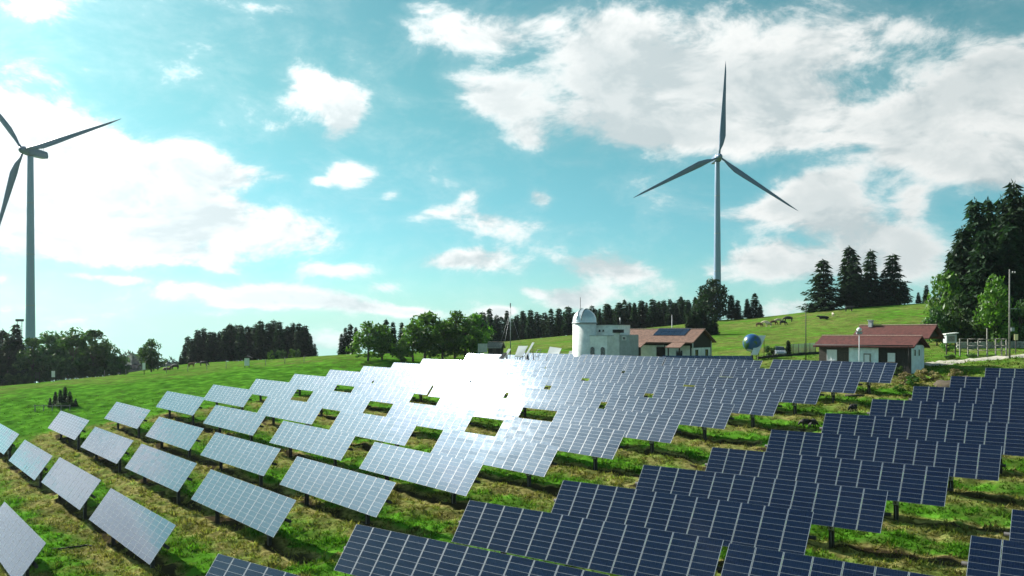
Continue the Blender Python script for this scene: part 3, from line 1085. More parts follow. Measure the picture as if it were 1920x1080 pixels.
def gable_roof(parent, x0, x1, y0, y1, ze, zr, ov, mats, thick=0.14, yr=None, rows=True, name='roof'):
    """two slopes from eaves y0/y1 to a ridge at yr, with courses of tiles stepped one over the other"""
    yr = (y0 + y1) / 2 if yr is None else yr
    m = MB()
    sl0 = (zr - ze) / (yr - y0)
    sl1 = (zr - ze) / (y1 - yr)
    for sgn, ye, sl in ((-1, y0, sl0), (1, y1, sl1)):
        run = abs(yr - ye) + ov
        n = 12
        for i in range(n):
            a, b = i / n, (i + 1) / n
            ya = ye + sgn * ov + (yr - ye - sgn * ov) * a
            yb = ye + sgn * ov + (yr - ye - sgn * ov) * b
            za = ze - ov * sl + (zr - ze + ov * sl) * a
            zb = ze - ov * sl + (zr - ze + ov * sl) * b
            lift = 0.035
            V = [(x0 - ov, ya, za + lift), (x1 + ov, ya, za + lift), (x1 + ov, yb, zb), (x0 - ov, yb, zb),
                 (x0 - ov, ya, za - thick), (x1 + ov, ya, za - thick), (x1 + ov, yb, zb - thick), (x0 - ov, yb, zb - thick)]
            m.add(V, [(0, 1, 2, 3), (7, 6, 5, 4), (0, 4, 5, 1), (1, 5, 6, 2), (3, 7, 4, 0), (2, 6, 7, 3)])
    ro = m.build(name, mats, parent)
    r = MB()
    k = int((x1 - x0 + 2 * ov) / 0.42)
    for i in range(k):
        xa = x0 - ov + (x1 - x0 + 2 * ov) * i / k
        xb = x0 - ov + (x1 - x0 + 2 * ov) * (i + 1) / k + 0.03
        r.prism([(xa, zr + 0.02), (xb, zr + 0.035), (xb, zr + 0.12), (xa, zr + 0.10)], yr - 0.13, yr + 0.13)
    r.build('ridge', M_RIDGE, ro)
    return ro


def local(parent_loc, beta):
    c, s = math.cos(beta), math.sin(beta)
    return lambda x, y: (parent_loc[0] + x * c - y * s, parent_loc[1] + x * s + y * c)


# ---- red roofed house on the right (local x to the right along the front, y to the back)
BETA = R(-45)
p0 = at(1707, 693, 105.5)                    # front right foot
hz = p0.z - 0.15
HL = 13.2
house = thing('house', 'timber house with two stepped red tile roofs and a pale gable wall', 'house', (p0.x, p0.y, hz), BETA)
house.scale = (0.89, 1, 1)
wl, wr, wd = -HL, 0.0, 4.4                   # front wall from x = -HL to 0, depth 4.4
EH = 3.15
m = MB(); m.box(((-HL - 8.7) / 2, 0.14, EH / 2 - 0.4), (HL - 8.7 + 0.0, 0.26, EH + 0.8)); m.build('wall', M_BROWNWOOD, house)
m = MB(); m.box((-6.55, 0.16, EH / 2 - 0.4), (4.3, 0.24, EH + 0.8)); m.build('wall', M_PLASTERB, house)['label'] = 'pale boarded middle of the front'
m = MB()
for i in range(20):
    m.box((-4.4 + 0.22 * i + 0.11, 0.10 + 0.012 * (i % 2), EH / 2 - 0.4), (0.205, 0.2, EH + 0.8))
m.box((-2.2, 0.27, EH / 2 - 0.4), (4.4, 0.12, EH + 0.8))
m.build('wall', M_DARKWOOD, house)['label'] = 'dark vertical boards at the right of the front'
m = MB(); m.box((-0.12, wd / 2 + 0.12, EH / 2 - 0.4), (0.26, wd - 0.4, EH + 0.8)); m.build('wall', M_PLASTERB, house)['label'] = 'pale blue gable wall'
m = MB(); m.box((-HL + 0.13, wd / 2 + 0.12, EH / 2 - 0.4), (0.26, wd - 0.4, EH + 0.8)); m.build('wall', M_BROWNWOOD, house)
m = MB(); m.box((-HL / 2, wd + 0.1, EH / 2 - 0.4), (HL, 0.26, EH + 0.8)); m.build('wall', M_PLASTERB, house)
for xx in (-0.12, -HL + 0.13):
    m = MB()
    m.add([(xx, -.05, EH), (xx, wd + .1, EH), (xx, wd / 2, EH + 1.05), (xx + .08, -.05, EH), (xx + .08, wd + .1, EH), (xx + .08, wd / 2, EH + 1.05)], [(0, 1, 2), (5, 4, 3), (0, 3, 4, 1), (1, 4, 5, 2), (2, 5, 3, 0)])
    m.build('gable', M_DARKWOOD, house)
gable_roof(house, -HL - 0.1, 0.15, 0.0, wd, EH + 0.05, EH + 1.15, 0.55, M_TILE_RED)
# the higher roof behind it
m = MB(); m.box((-HL / 2 + .1, wd + 2.7, EH / 2 + .25), (HL - 5.6, 4.6, EH + 1.7)); m.build('rear_block', M_DARKWOOD, house)
gable_roof(house, -HL + 3.2, 0.35, wd + .35, wd + 5.2, EH + 1.15, EH + 2.55, 0.45, M_TILE_RED, name='rear_roof')
m = MB()
m.add([(.1, wd + .3, EH + 1.05), (.1, wd + 5.2, EH + 1.05), (.1, wd + 2.77, EH + 2.45), (.2, wd + .3, EH + 1.05), (.2, wd + 5.2, EH + 1.05), (.2, wd + 2.77, EH + 2.45)], [(0, 1, 2), (5, 4, 3), (0, 3, 4, 1), (1, 4, 5, 2), (2, 5, 3, 0)])
m.build('rear_gable', M_DARKWOOD, house)
m = MB(); m.box((-HL + 4.6, wd + 2.4, EH + 2.75), (.55, .55, .9)); m.box((-HL + 4.6, wd + 2.4, EH + 3.24), (.75, .75, .1)); m.build('chimney', M_GREYPL, house)
w_ = window(house, (-11.2, 0.0, 1.75), 1.35, 1.35, (0, -1, 0), glass=M_WINWHITE, bars=1); w_['label'] = 'window with white blind drawn down'
window(house, (-2.55, -0.03, 1.62), 0.85, 1.0, (0, -1, 0), glass=M_WINWHITE, bars=1)
for dy in (1.35, 2.75):
    window(house, (0.02, dy, 2.2), 0.55, 0.85, (1, 0, 0), frame_mat=M_PLASTERB, bars=0, sill=False)
d_ = MB(); d_.box((-6.0, 0.0, 1.0), (1.0, 0.1, 2.1)); dd = d_.build('door', M_GREYWOOD, house)
d_ = MB(); d_.box((-6.0, -0.06, 1.35), (0.72, 0.04, 1.1)); d_.build('pane', M_WINWHITE, dd)
d_ = MB(); d_.tube((-5.65, -0.12, 1.0), (-5.53, -0.12, 1.0), 0.03); d_.build('handle', M_STEEL, dd)
m = MB()
m.tube((-HL - .6, -.60, EH - .06), (0.6, -.60, EH - .06), .07)
m.build('gutter', M_DARKSTEEL, house)
m = MB(); m.tube((-.05, -.55, EH - .1), (-.05, -.10, .2), .05); m.build('downpipe', M_DARKSTEEL, house)

# ---- long building with the tan roof behind the pale block
BETA2 = R(-37)
q0 = at(1296, 684, 132)
LB = 12.4
barn = thing('farm_building', 'long low building with a tan tiled roof and dark timber eaves', 'building', (q0.x, q0.y, q0.z), BETA2)
bd, be = 7.6, 3.75
m = MB(); m.box((-LB / 2, 0.6, be / 2 - .5), (LB, 0.28, be + 1)); m.build('wall', M_PLASTER, barn)
m = MB(); m.box((-.14, bd / 2, 1.0), (.28, bd - 0.9, 3.2)); m.build('wall', M_PLASTER, barn)['label'] = 'whitewashed gable wall'
m = MB(); m.box((-LB + .14, bd / 2, 1.3), (.28, bd - 0.9, be + 1)); m.build('wall', M_GREYPL, barn)
m = MB(); m.box((-LB / 2, bd - .1, 1.3), (LB, .28, be + 1)); m.build('wall', M_GREYPL, barn)
for xx in (-.16, -LB + .16):
    m = MB()
    m.add([(xx, 0.1, 2.6), (xx, bd - .1, 2.6), (xx, bd - .1, be), (xx, bd / 2, be + 1.7), (xx, .1, be), (xx + .14, 0.1, 2.6), (xx + .14, bd - .1, 2.6), (xx + .14, bd - .1, be), (xx + .14, bd / 2, be + 1.7), (xx + .14, .1, be)],
          [(0, 1, 2, 3, 4), (9, 8, 7, 6, 5), (0, 5, 6, 1), (1, 6, 7, 2), (2, 7, 8, 3), (3, 8, 9, 4), (4, 9, 5, 0)])
    m.build('gable', M_DARKWOOD, barn)
rf = gable_roof(barn, -LB, 0, 0.0, bd, be, be + 1.8, 0.6, M_TILE_TAN)
sl = 1.8 / (bd / 2)
for i in range(5):
    for j in range(2):
        m = MB()
        x = -LB + 5.0 + i * 1.12
        ya, yb = 1.5 + j * 1.25, 1.5 + j * 1.25 + 1.18
        za, zb = be + sl * ya + .11, be + sl * yb + .11
        m.add([(x, ya, za), (x + 1.06, ya, za), (x + 1.06, yb, zb), (x, yb, zb), (x, ya, za - .05), (x + 1.06, ya, za - .05), (x + 1.06, yb, zb - .05), (x, yb, zb - .05)],
              [(0, 1, 2, 3), (7, 6, 5, 4), (0, 4, 5, 1), (1, 5, 6, 2), (2, 6, 7, 3), (3, 7, 4, 0)])
        m.build('roof_panel', M_CELL, rf)
# projecting canopy roofs over the doors, posts and dark boarding under the eaves
for xa, xb in ((-LB + 3.0, -LB + 4.9), (-2.9, -0.7)):
    m = MB()
    m.add([(xa, -.6, be - .30), (xb, -.6, be - .30), (xb - .1, -2.2, be - 1.05), (xa - .5, -2.2, be - 1.05), (xa, -.6, be - .42), (xb, -.6, be - .42), (xb - .1, -2.2, be - 1.17), (xa - .5, -2.2, be - 1.17)],
          [(0, 1, 2, 3), (7, 6, 5, 4), (0, 4, 5, 1), (1, 5, 6, 2), (2, 6, 7, 3), (3, 7, 4, 0)])
    cn = m.build('canopy', M_TILE_TAN, barn)
    m = MB()
    for xx in (xa, xb - .3):
        m.box((xx, -2.0, be / 2 - .6), (.16, .16, be - 1.0))
    m.build('canopy_post', M_DARKWOOD, cn)
m = MB(); m.box((-LB / 2, .42, be - .42), (LB - .1, .08, .75)); m.build('eaves_board', M_DARKWOOD, barn)
for xx in (-LB + .1, -LB + 3.1, -LB + 7.6, -0.25):
    m = MB(); m.box((xx, .40, be / 2 - .5), (.22, .10, be)); m.build('timber_post', M_DARKWOOD, barn)
m = MB(); m.box((-LB + 7.0, .40, 1.2), (1.5, .1, 3.0)); dr = m.build('door', M_DARKWOOD, barn)
m = MB(); m.box((-LB + 6.45, .33, 1.2), (.06, .05, .2)); m.build('handle', M_STEEL, dr)
m = MB(); m.box((-LB + 7.0, .31, 2.85), (1.25, .06, .35)); m.build('sign_board', M_GREYPL, barn)
window(barn, (-LB + 1.7, .44, 1.9), .75, .6, (0, -1, 0), frame_mat=M_DARKWOOD, bars=1)
window(barn, (-LB + 10.2, .44, 1.7), 1.1, 1.0, (0, -1, 0), bars=1)
window(barn, (.02, 1.9, 1.75), .65, 1.0, (1, 0, 0), frame_mat=M_DARKWOOD, bars=0)
window(barn, (.02, 5.6, 1.75), .65, 1.0, (1, 0, 0), frame_mat=M_DARKWOOD, bars=0)

# ---- observatory
BETA3 = R(-32)
o0 = at(1096, 700, 134)
og = o0.z
obs = thing('observatory', 'white observatory with a round tower under a metal dome', 'observatory', (o0.x, o0.y, og), BETA3)
k = 134 / FPX
TZ = (700 - 607) * k                        # height of the dome ring
tr = 1.86
m = MB(); m.lathe([(tr, -2), (tr, TZ - .05), (tr - .1, TZ - .05), (tr - .1, TZ)], 40); m.build('tower', M_PLASTER, obs)
dm = MB()
prof = [(tr + .02, TZ), (tr + .02, TZ + .45)] + [((tr + .0) * math.cos(a), TZ + .45 + tr * math.sin(a)) for a in np.linspace(0.02, PI / 2 - .02, 14)]
dm.lathe(prof, 40)
dome = dm.build('dome', M_DOME, obs)
m = MB(); m.lathe([(tr + .09, TZ - .02), (tr + .13, TZ + .04), (tr + .13, TZ + .16), (tr + .04, TZ + .2)], 40); m.build('dome_ring', M_STEEL, dome)
m = MB()
for sx in (-.38, .38):
    pts = [Vector((sx, -(tr + .05) * math.cos(a), TZ + .45 + (tr + .05) * math.sin(a))) for a in np.linspace(.05, 1.9, 15)]
    for a, b in zip(pts[:-1], pts[1:]):
        m.tube(a, b, .05, n=6)
m.build('shutter_rail', M_STEEL, dome)
m = MB()
A_ = np.linspace(.08, 1.85, 13)
V = []
for a in A_:
    for sx in (-.36, .36):
        V.append((sx, -(tr + .03) * math.cos(a), TZ + .45 + (tr + .03) * math.sin(a)))
m.add(V, [(2 * i, 2 * i + 1, 2 * i + 3, 2 * i + 2) for i in range(12)], smooth=True)
m.build('shutter', M_DOME, dome)
H1, H2 = (700 - 630) * k, (700 - 609) * k
m = MB(); m.box((1.95, 1.3, H1 / 2 - 1), (5.0, 4.8, H1 + 2)); m.build('front_block', M_PLASTER, obs)
m = MB(); m.box((1.95, 1.3, H1 + .06), (5.14, 4.94, .12)); m.build('coping', M_GREYPL, obs)
m = MB(); m.box((2.9, 3.2, H2 / 2 - 1), (5.0, 4.2, H2 + 2)); m.build('upper_block', M_PLASTER, obs)
m = MB(); m.box((2.9, 3.2, H2 + .05), (5.2, 4.4, .14)); m.build('flat_roof', M_DARKSTEEL, obs)
m = MB(); m.box((5.3, 1.06, H2 - 1.0), (1.5, .9, .5)); m.build('overhang_shade', M_DARKWOOD, obs)  # dark box drawn for the overhang and the shadow under it
m = MB(); m.box((6.0, 3.0, H1 / 2 - .9), (2.2, 3.4, H1 + 2.2)); m.build('side_block', M_GREYPL, obs)
m = MB(); m.tube((5.1, 2.2, H2), (5.1, 2.2, H2 + 1.1), .09); m.build('flue', M_STEEL, obs)
for xx in (2.1, 2.75):
    window(obs, (xx, 1.09, H2 - .95), .36, .46, (0, -1, 0), frame_mat=M_PLASTER, bars=0, sill=False)
window(obs, (6.2, 1.29, H1 - .35), .5, .5, (0, -1, 0), frame_mat=M_PLASTER, bars=0, sill=False)
for xx in (0.30, 1.95, 3.7):
    a = MB()
    w2, hh = .34, 2.0
    poly = [(xx - w2, 2.2), (xx + w2, 2.2), (xx + w2, 2.2 + hh - w2)] + [(xx + w2 * math.cos(t), 2.2 + hh - w2 + w2 * math.sin(t)) for t in np.linspace(.2, PI - .2, 7)] + [(xx - w2, 2.2 + hh - w2)]
    a.prism(poly, -1.16, -1.04)
    a.build('arched_window', M_GLASS, obs)
m = MB(); m.tube((-1.2, .9, TZ), (-1.2, .9, TZ + 4.2), .045); m.build('aerial', M_DARKSTEEL, obs)

# ---- long dark panel roof in front of the tan building
r0 = at(1246, 689, 120)
car_ = thing('panel_roof', 'long low rack of dark blue panels in front of the tan roofed building', 'solar rack', (r0.x, r0.y, gz(r0.x, r0.y)), R(-3))
for tier, (yy, zz, n, x0) in enumerate(((0.0, 1.25, 14, 0.0), (-1.9, 0.45, 4, 8.6))):
    zb = r0.z + (0.55 if tier == 0 else -.5) - gz(r0.x, r0.y)
    for i in range(n):
        for j in range(2 if tier == 0 else 1):
            m = MB()
            x, a = x0 + i * .9, R(24)
            y_, z_ = yy + j * 1.32 * math.cos(a), zb + j * 1.32 * math.sin(a)
            m.mi = 0
            m.add([(x, y_, z_), (x + .87, y_, z_), (x + .87, y_ + 1.26 * math.cos(a), z_ + 1.26 * math.sin(a)), (x, y_ + 1.26 * math.cos(a), z_ + 1.26 * math.sin(a)),
                   (x, y_, z_ - .05), (x + .87, y_, z_ - .05), (x + .87, y_ + 1.26 * math.cos(a), z_ + 1.26 * math.sin(a) - .05), (x, y_ + 1.26 * math.cos(a), z_ + 1.26 * math.sin(a) - .05)],
                  [(0, 1, 2, 3), (7, 6, 5, 4), (0, 4, 5, 1), (1, 5, 6, 2), (2, 6, 7, 3), (3, 7, 4, 0)])
            m.build('solar_panel', M_CELL, car_)
    for i in range(0, n + 1, 2 if n > 5 else 4):
        m = MB()
        m.tube((x0 + i * .9 - .02, yy + .3, -.5), (x0 + i * .9 - .02, yy + .3, zb + .08), .05)
        if tier == 0:
            m.tube((x0 + i * .9 - .02, yy + 2.2, -.5), (x0 + i * .9 - .02, yy + 2.2, zb + .9), .05)
        m.build('post', M_DARKSTEEL, car_)

# ---- globe and leaning panel
g0 = at(1410, 643, 133)
gl = thing('globe', 'large painted earth globe standing beside a leaning panel', 'globe', (g0.x, g0.y, gz(g0.x, g0.y)))


def globe_mat():
    m = bpy.data.materials.new('globe_paint')
    m.use_nodes = True
    g = NT(m.node_tree)
    b = m.node_tree.nodes['Principled BSDF']
    b.inputs['Roughness'].default_value = 0.35
    co = g.n('ShaderNodeTexCoord').outputs['Object']
    n = g.noise(co, 0.85, 3.0, 0.55)
    c = g.mix(g.ramp(n, 0.52, 0.55), (0.02, 0.09, 0.24, 1), (0.045, 0.12, 0.035, 1))
    sep = g.n('ShaderNodeSeparateXYZ')
    m.node_tree.links.new(co, sep.inputs[0])
    c = g.mix(g.ramp(g.math('ABSOLUTE', sep.outputs[2]), 1.22, 1.34), c, (0.75, 0.78, 0.8, 1))
    g.put(b.inputs['Base Color'], c)
    return m


gr = 1.42
m = MB()
m.lathe([(gr * math.cos(a) + .0001, gr * math.sin(a)) for a in np.linspace(-PI / 2, PI / 2, 24)], 36)
ball = m.build('sphere', globe_mat(), gl)
ball.location = (0, 0, g0.z - gl.location.z)
ball.rotation_euler = (0, R(23), R(40))
m = MB(); m.tube((0, 0, -.4), (0, 0, ball.location.z - gr + .12), .22, .14); m.build('stand', M_DARKSTEEL, gl)


def panel_board(name, label, cat, quad, d, mats, thick=0.12, lean=1.4, legs=True, group=None):
    """a board through four seen corners (bottom-left, bottom-right, top-right, top-left), leaning back by lean metres"""
    B0 = at(*quad[0], d); B1 = at(*quad[1], d); T1 = at(*quad[2], d + lean * 1.9); T0 = at(*quad[3], d + lean * 1.9)
    base = (B0 + B1) / 2
    g_ = gz(base.x, base.y)
    t = thing(name, label, cat, (base.x, base.y, g_), 0, group)
    o = Vector((base.x, base.y, g_))
    q = [p - o for p in (B0, B1, T1, T0)]
    nrm = (q[1] - q[0]).cross(q[3] - q[0]).normalized()
    m = MB()
    m.add(q + [p - nrm * thick for p in q], [(0, 1, 2, 3), (7, 6, 5, 4), (0, 4, 5, 1), (1, 5, 6, 2), (2, 6, 7, 3), (3, 7, 4, 0)])
    m.build('panel', mats, t)
    if legs:
        for a, b in ((q[0], q[3]), (q[1], q[2])):
            for f in (.12, .8):
                p = a.lerp(b, f) - nrm * thick
                l = MB(); l.tube((p.x, p.y, gz(o.x + p.x, o.y + p.y) - o.z - .4), p, .05); l.build('leg', M_DARKSTEEL, t)
    return t


panel_board('leaning_panel', 'tall bluish panel leaning against the right side of the globe', 'panel', [(1408, 665), (1421, 665), (1436, 629), (1422, 629)], 131, M_PALEBOARD, .15, 1.2)
GRK = 'test racks at the back edge of the pale block'
panel_board('test_rack', 'white rectangular test panel tilted back beside a thin pale beam', 'panel', [(965, 668), (978.5, 669), (990, 648.5), (972, 648.5)], 141, M_SHINY, .10, 1.5, True, GRK)
panel_board('test_rack', 'thin pale slanting test panel seen on edge', 'panel', [(983, 669), (986.5, 669), (1002, 642), (998, 642)], 140, M_SHINY, .10, 1.9, True, GRK)
panel_board('test_rack', 'small narrow white test panel at the left of the racks', 'panel', [(944, 670), (949, 670), (958, 654), (953, 654)], 142, M_SHINY, .10, 1.2, True, GRK)
panel_board('test_rack', 'dark test panel leaning beside the small white one', 'panel', [(935, 672), (943, 672), (951, 661), (944, 661)], 141, M_DARKSTEEL, .10, 1.0, True, GRK)
panel_board('test_rack', 'pale test panel leaning near the observatory wall', 'panel', [(1062, 674), (1074, 673), (1076, 658), (1068, 658)], 136, M_GREYPL, .10, 1.0, True, GRK)
# dish on a white shield
t = panel_board('test_rack', 'white shield with a grey round collector left of the observatory', 'panel', [(1024, 669), (1045, 670), (1053, 653), (1031, 650)], 139, M_SHINY, .10, 1.6, True, GRK)
m = MB()
pm = t.children[0].data.vertices
cc = sum((v.co for v in list(pm)[:4]), Vector()) / 4
nn = (pm[1].co - pm[0].co).cross(pm[3].co - pm[0].co).normalized()
if nn.y > 0:
    nn = -nn
qq = nn.to_track_quat('Z', 'Y')
V = [cc + nn * .06] + [cc + nn * .16 + qq @ Vector((.55 * math.cos(a), .75 * math.sin(a), 0)) for a in np.linspace(0, 2 * PI, 18, endpoint=False)]
m.add(V, [(0, i + 1, (i + 1) % 18 + 1) for i in range(18)], smooth=True)
m.build('collector', M_GREYPL, t)
# open frame
f0 = at(1003, 669, 138)
fr_ = thing('test_rack', 'open metal frame between the white test panels', 'panel frame', (f0.x, f0.y, gz(f0.x, f0.y)), 0, GRK)
zz = f0.z - fr_.location.z
m = MB()
for x in (0, .55):
    m.tube((x, 0, -.3), (x, 0, zz), .04)
    m.tube((x, 0, zz), (x + .5, .8, zz + 1.15), .04)
m.tube((0, 0, zz), (.55, 0, zz), .04)
m.tube((.5, .8, zz + 1.15), (1.05, .8, zz + 1.15), .04)
m.build('frame', M_STEEL, fr_)

# ---- shed and pale board wall left of the racks
s0 = at(915, 668, 168)
shed = thing('shed', 'small dark timber shed with a pitched roof by the wood', 'shed', (s0.x, s0.y, s0.z - .2), R(-15))
m = MB()
for i in range(9):
    m.box((.14 + .28 * i, .02 * (i % 2), 1.0), (.27, .06, 2.4))
m.box((1.25, 1.2, 1.0), (2.5, 2.2, 2.4))
m.build('wall', M_DARKWOOD, shed)
gable_roof(shed, 0, 2.5, 0, 2.4, 2.15, 3.0, .35, M_GREYWOOD)
m = MB(); m.box((1.3, -.06, .8), (.8, .06, 1.7)); m.build('door', M_BROWNWOOD, shed)
w0 = at(896, 661, 163)
bw = thing('board_wall', 'pale upright board wall standing left of the dark shed', 'board wall', (w0.x, w0.y, gz(w0.x, w0.y)))
zz = w0.z - bw.location.z
m = MB()
for i in range(6):
    b = MB(); b.box((.15 + .3 * i, 0, zz + .85), (.28, .05, 1.7)); b.build('board', M_GREYPL, bw)
for x in (.1, 1.75):
    b = MB(); b.box((x, .1, zz / 2 + .6), (.1, .1, zz + 1.8)); b.build('post', M_GREYWOOD, bw)


# ================================================================== poles, masts, signs
def pole(name, label, cat, px, top, foot, d, r0, r1, m_=None, extra=None, group=None):
    f = at(px, foot, d)
    z = gz(f.x, f.y)
    t = thing(name, label, cat, (f.x, f.y, z), 0, group)
    h = at(px, top, d).z - z
    mb = MB(); mb.tube((0, 0, -.6), (0, 0, h), r0, r1, 10); mb.build('pole', m_ or M_GREYWOOD, t)
    if extra:
        extra(t, h)
    return t


def arms(t, h):
    m = MB(); m.box((.35, 0, h - .5), (.9, .1, .1)); m.build('crossarm', M_GREYWOOD, t)
    for x in (0.0, .4, .75):
        m = MB(); m.lathe([(.01, h - .45), (.05, h - .43), (.06, h - .33), (.02, h - .28)], 8, (x, 0, 0)); m.build('insulator', M_PLASTER, t)
    m = MB(); m.box((.5, -.05, h - 5.4), (.9, .2, .08)); m.build('bracket', M_STEEL, t)
    m = MB(); m.box((.28, -.15, h * .33), (.45, .3, .5)); m.build('junction_box', M_STEEL, t)


pole('utility_pole', 'tall grey timber utility pole before the big spruces', 'pole', 1893, 505, 673, 117, .13, .085, None, arms)
pole('thin_pole', 'thin dark pole standing left of the red roofed house', 'pole', 1511, 571, 668, 124, .09, .05, M_DARKSTEEL)
pole('thin_pole', 'slender pole rising behind the ridge of the tan roof', 'pole', 1260, 590, 640, 160, .08, .05, M_STEEL)


def guys(t, h):
    for a in (2.6, 4.2, .5):
        m = MB(); m.tube((0, 0, h * .85), (3.6 * math.cos(a), 3.6 * math.sin(a), -.3), .025, n=5); m.build('guy_wire', M_STEEL, t)
    m = MB(); m.box((0, 0, h - .5), (.22, .22, .9)); m.build('aerial', M_STEEL, t)
    m = MB(); m.box((0, 0, h * .7), (.5, .06, .06)); m.build('crossbar', M_STEEL, t)


pole('guyed_mast', 'slim metal mast with guy wires in front of the dark wood', 'mast', 957, 568, 645, 172, .10, .05, M_STEEL, guys)


def sensor(t, h):
    m = MB(); m.box((0, 0, h - .35), (.62, .3, .25)); m.build('instrument', M_STEEL, t)
    m = MB(); m.lathe([(.01, h + .32), (.22, h + .24), (.30, h + .05), (.24, h - .12), (.01, h - .16)], 14); m.build('white_cap', M_PLASTER, t)
    m = MB(); m.tube((-.45, 0, h - .2), (.45, 0, h - .2), .03); m.build('arm', M_STEEL, t)


pole('weather_mast', 'thin white mast with an instrument head before the red roof', 'mast', 1611, 619, 676, 101, .06, .04, M_WINWHITE, sensor)

# floodlight mast behind the trees at the left
fm = at(37, 700, 215)
t = thing('lattice_mast', 'lattice mast with a flat crossbar behind the left trees', 'mast', (fm.x, fm.y, gz(fm.x, fm.y)))
h = at(37, 602, 215).z - t.location.z
m = MB()
for sx in (-.55, .55):
    m.tube((sx, 0, -1), (sx, 0, h), .09, n=6)
for i in range(12):
    z0, z1 = h - 1 - i * 1.1, h - 2.1 - i * 1.1
    m.tube((-.55, 0, z0), (.55, 0, z1), .05, n=5)
    m.tube((.55, 0, z0), (-.55, 0, z1), .05, n=5)
m.build('lattice', M_STEEL, t)
m = MB(); m.box((0, 0, h + .2), (1.9, .5, .6)); m.build('crossbar', M_DARKSTEEL, t)


def board(label, px, top, foot, d, w, m_, posts=2, roof=False, frac=.55):
    f = at(px, foot, d)
    z = gz(f.x, f.y)
    t = thing('notice_board', label, 'notice board', (f.x, f.y, z), 0)
    h = at(px, top, d).z - z
    for x in ((-w / 2 + .06, w / 2 - .06) if posts == 2 else (0,)):
        b = MB(); b.box((x, .05, h / 2 - .3), (.1, .1, h + .6)); b.build('post', M_DARKWOOD, t)
    b = MB(); b.box((0, -.03, h * (1 - frac / 2) - .05), (w, .06, h * frac)); b.build('board', m_, t)
    if roof:
        b = MB(); b.prism([(-w / 2 - .5, h - .05), (0, h + .35), (w / 2 + .5, h - .05), (w / 2 + .5, h + .05), (0, h + .47), (-w / 2 - .5, h + .05)], -.4, .4); b.build('roof', M_DARKWOOD, t)
    return t


board('dark framed notice board at the far edge of the green field', 70, 697, 722, 163, .9, M_DARKWOOD)
board('white notice sign on a post before the dark left trees', 100, 695, 720, 163, .65, M_PALEBOARD, 1)
board('white notice sign below the single round tree', 270, 680, 705, 166, .55, M_PALEBOARD, 1)
board('roofed white notice board on posts before the spruce stand', 463, 671, 700, 166, .95, M_PALEBOARD, 2, True, .75)
board('small pale trail sign beside the utility pole', 1905, 626, 668, 124, .55, M_YELLOW, 1, False, .3)

# hut on stilts and fence on the right
h0 = at(1783, 664, 126)
hut = thing('lookout_box', 'small grey box hut on wooden stilts by the fence', 'hut', (h0.x, h0.y, gz(h0.x, h0.y)))
zz = at(1783, 643, 126).z - hut.location.z
for x in (-.65, .65):
    m = MB(); m.box((x, 0, zz / 2 - .2), (.14, .14, zz + .6)); m.build('stilt', M_DARKWOOD, hut)
m = MB(); m.box((0, .3, zz + .62), (1.5, 1.0, 1.25)); m.build('box', M_GREYPL, hut)
m = MB(); m.box((-.05, -.215, zz + .62), (1.0, .03, .8)); m.build('shutter', M_GREYWOOD, hut)
m = MB(); m.prism([(-.95, zz + 1.22), (.95, zz + 1.42), (.95, zz + 1.54), (-.95, zz + 1.34)], -.4, 1.0); m.build('roof', M_PALEBOARD, hut)

fx0 = at(1800, 668, 124)
fence = thing('timber_fence', 'open timber fence with thin top rail along the gravel path', 'fence', (fx0.x, fx0.y, 0))
pts = []
for px, d in ((1800, 124), (1815, 124), (1834, 123), (1851, 122), (1867, 122), (1878, 121.5), (1887, 121)):
    x = (px - 960) / FPX * d
    pts.append((x - fx0.x, d - fx0.y, gz(x, d)))
for i, (x, y, z) in enumerate(pts):
    hgt = 4.1 if i == 3 else 2.55
    m = MB(); m.box((x, y, z + hgt / 2 - .2), (.15, .15, hgt + .4)); m.build('post', M_GREYWOOD, fence)
for hh in (2.5, 1.55, .9):
    for a, b in zip(pts[:-1], pts[1:]):
        m = MB(); m.tube((a[0], a[1] - .1, a[2] + hh), (b[0], b[1] - .1, b[2] + hh), .045, n=6); m.build('rail', M_GREYWOOD, fence)
# dry stone wall behind it
w0 = at(1795, 650, 134)
dw = thing('stone_wall', 'low grey dry stone wall behind the timber fence', 'wall', (w0.x, w0.y, 0))
for row in range(4):
    x = -.2 * (row % 2)
    while x < 9.5:
        ln = .45 + .45 * RNG.random()
        yy = -x * .10
        z = gz(w0.x + x, w0.y + yy) + .12 + row * .26
        m = MB(); m.box((x + ln / 2, yy, z), (ln - .04, .42 + .1 * RNG.random(), .25), rot=Matrix.Rotation(RNG.normal(0, .05), 3, 'Y') @ Matrix.Rotation(RNG.normal(0, .08), 3, 'Z'))
        m.build('stone', M_STONE, dw)
        x += ln

# net fence and low dark wall left of the house
n0 = at(1424, 664, 134)
nf = thing('net_fence', 'greenish net fence on posts above a low dark kerb', 'fence', (n0.x, n0.y, 0))
X = np.linspace(4.4, 8.8, 6)
for i, x in enumerate(X):
    z = gz(n0.x + x, n0.y)
    m = MB(); m.tube((x, 0, z - .3), (x, 0, z + 1.85), .05, n=6); m.build('post', M_DARKSTEEL, nf)
    if i < 5:
        z2 = gz(n0.x + X[i + 1], n0.y)
        b = MB()
        for q in range(12):
            zz = .32 + q * .13
            b.tube((x, 0, z + zz), (X[i + 1], 0, z2 + zz), .028, n=4)
        for q in range(9):
            f = (q + .5) / 9
            b.tube((x + (X[i + 1] - x) * f, .02, z + (z2 - z) * f + .25), (x + (X[i + 1] - x) * f, .02, z + (z2 - z) * f + 1.8), .02, n=4)
        b.build('net', M_NET, nf)
m = MB()
for i in range(12):
    x = i * .8
    m.box((x, -.3, gz(n0.x + x, n0.y) + .1), (.78, .3, .6))
m.build('kerb', M_DARKSTEEL, nf)

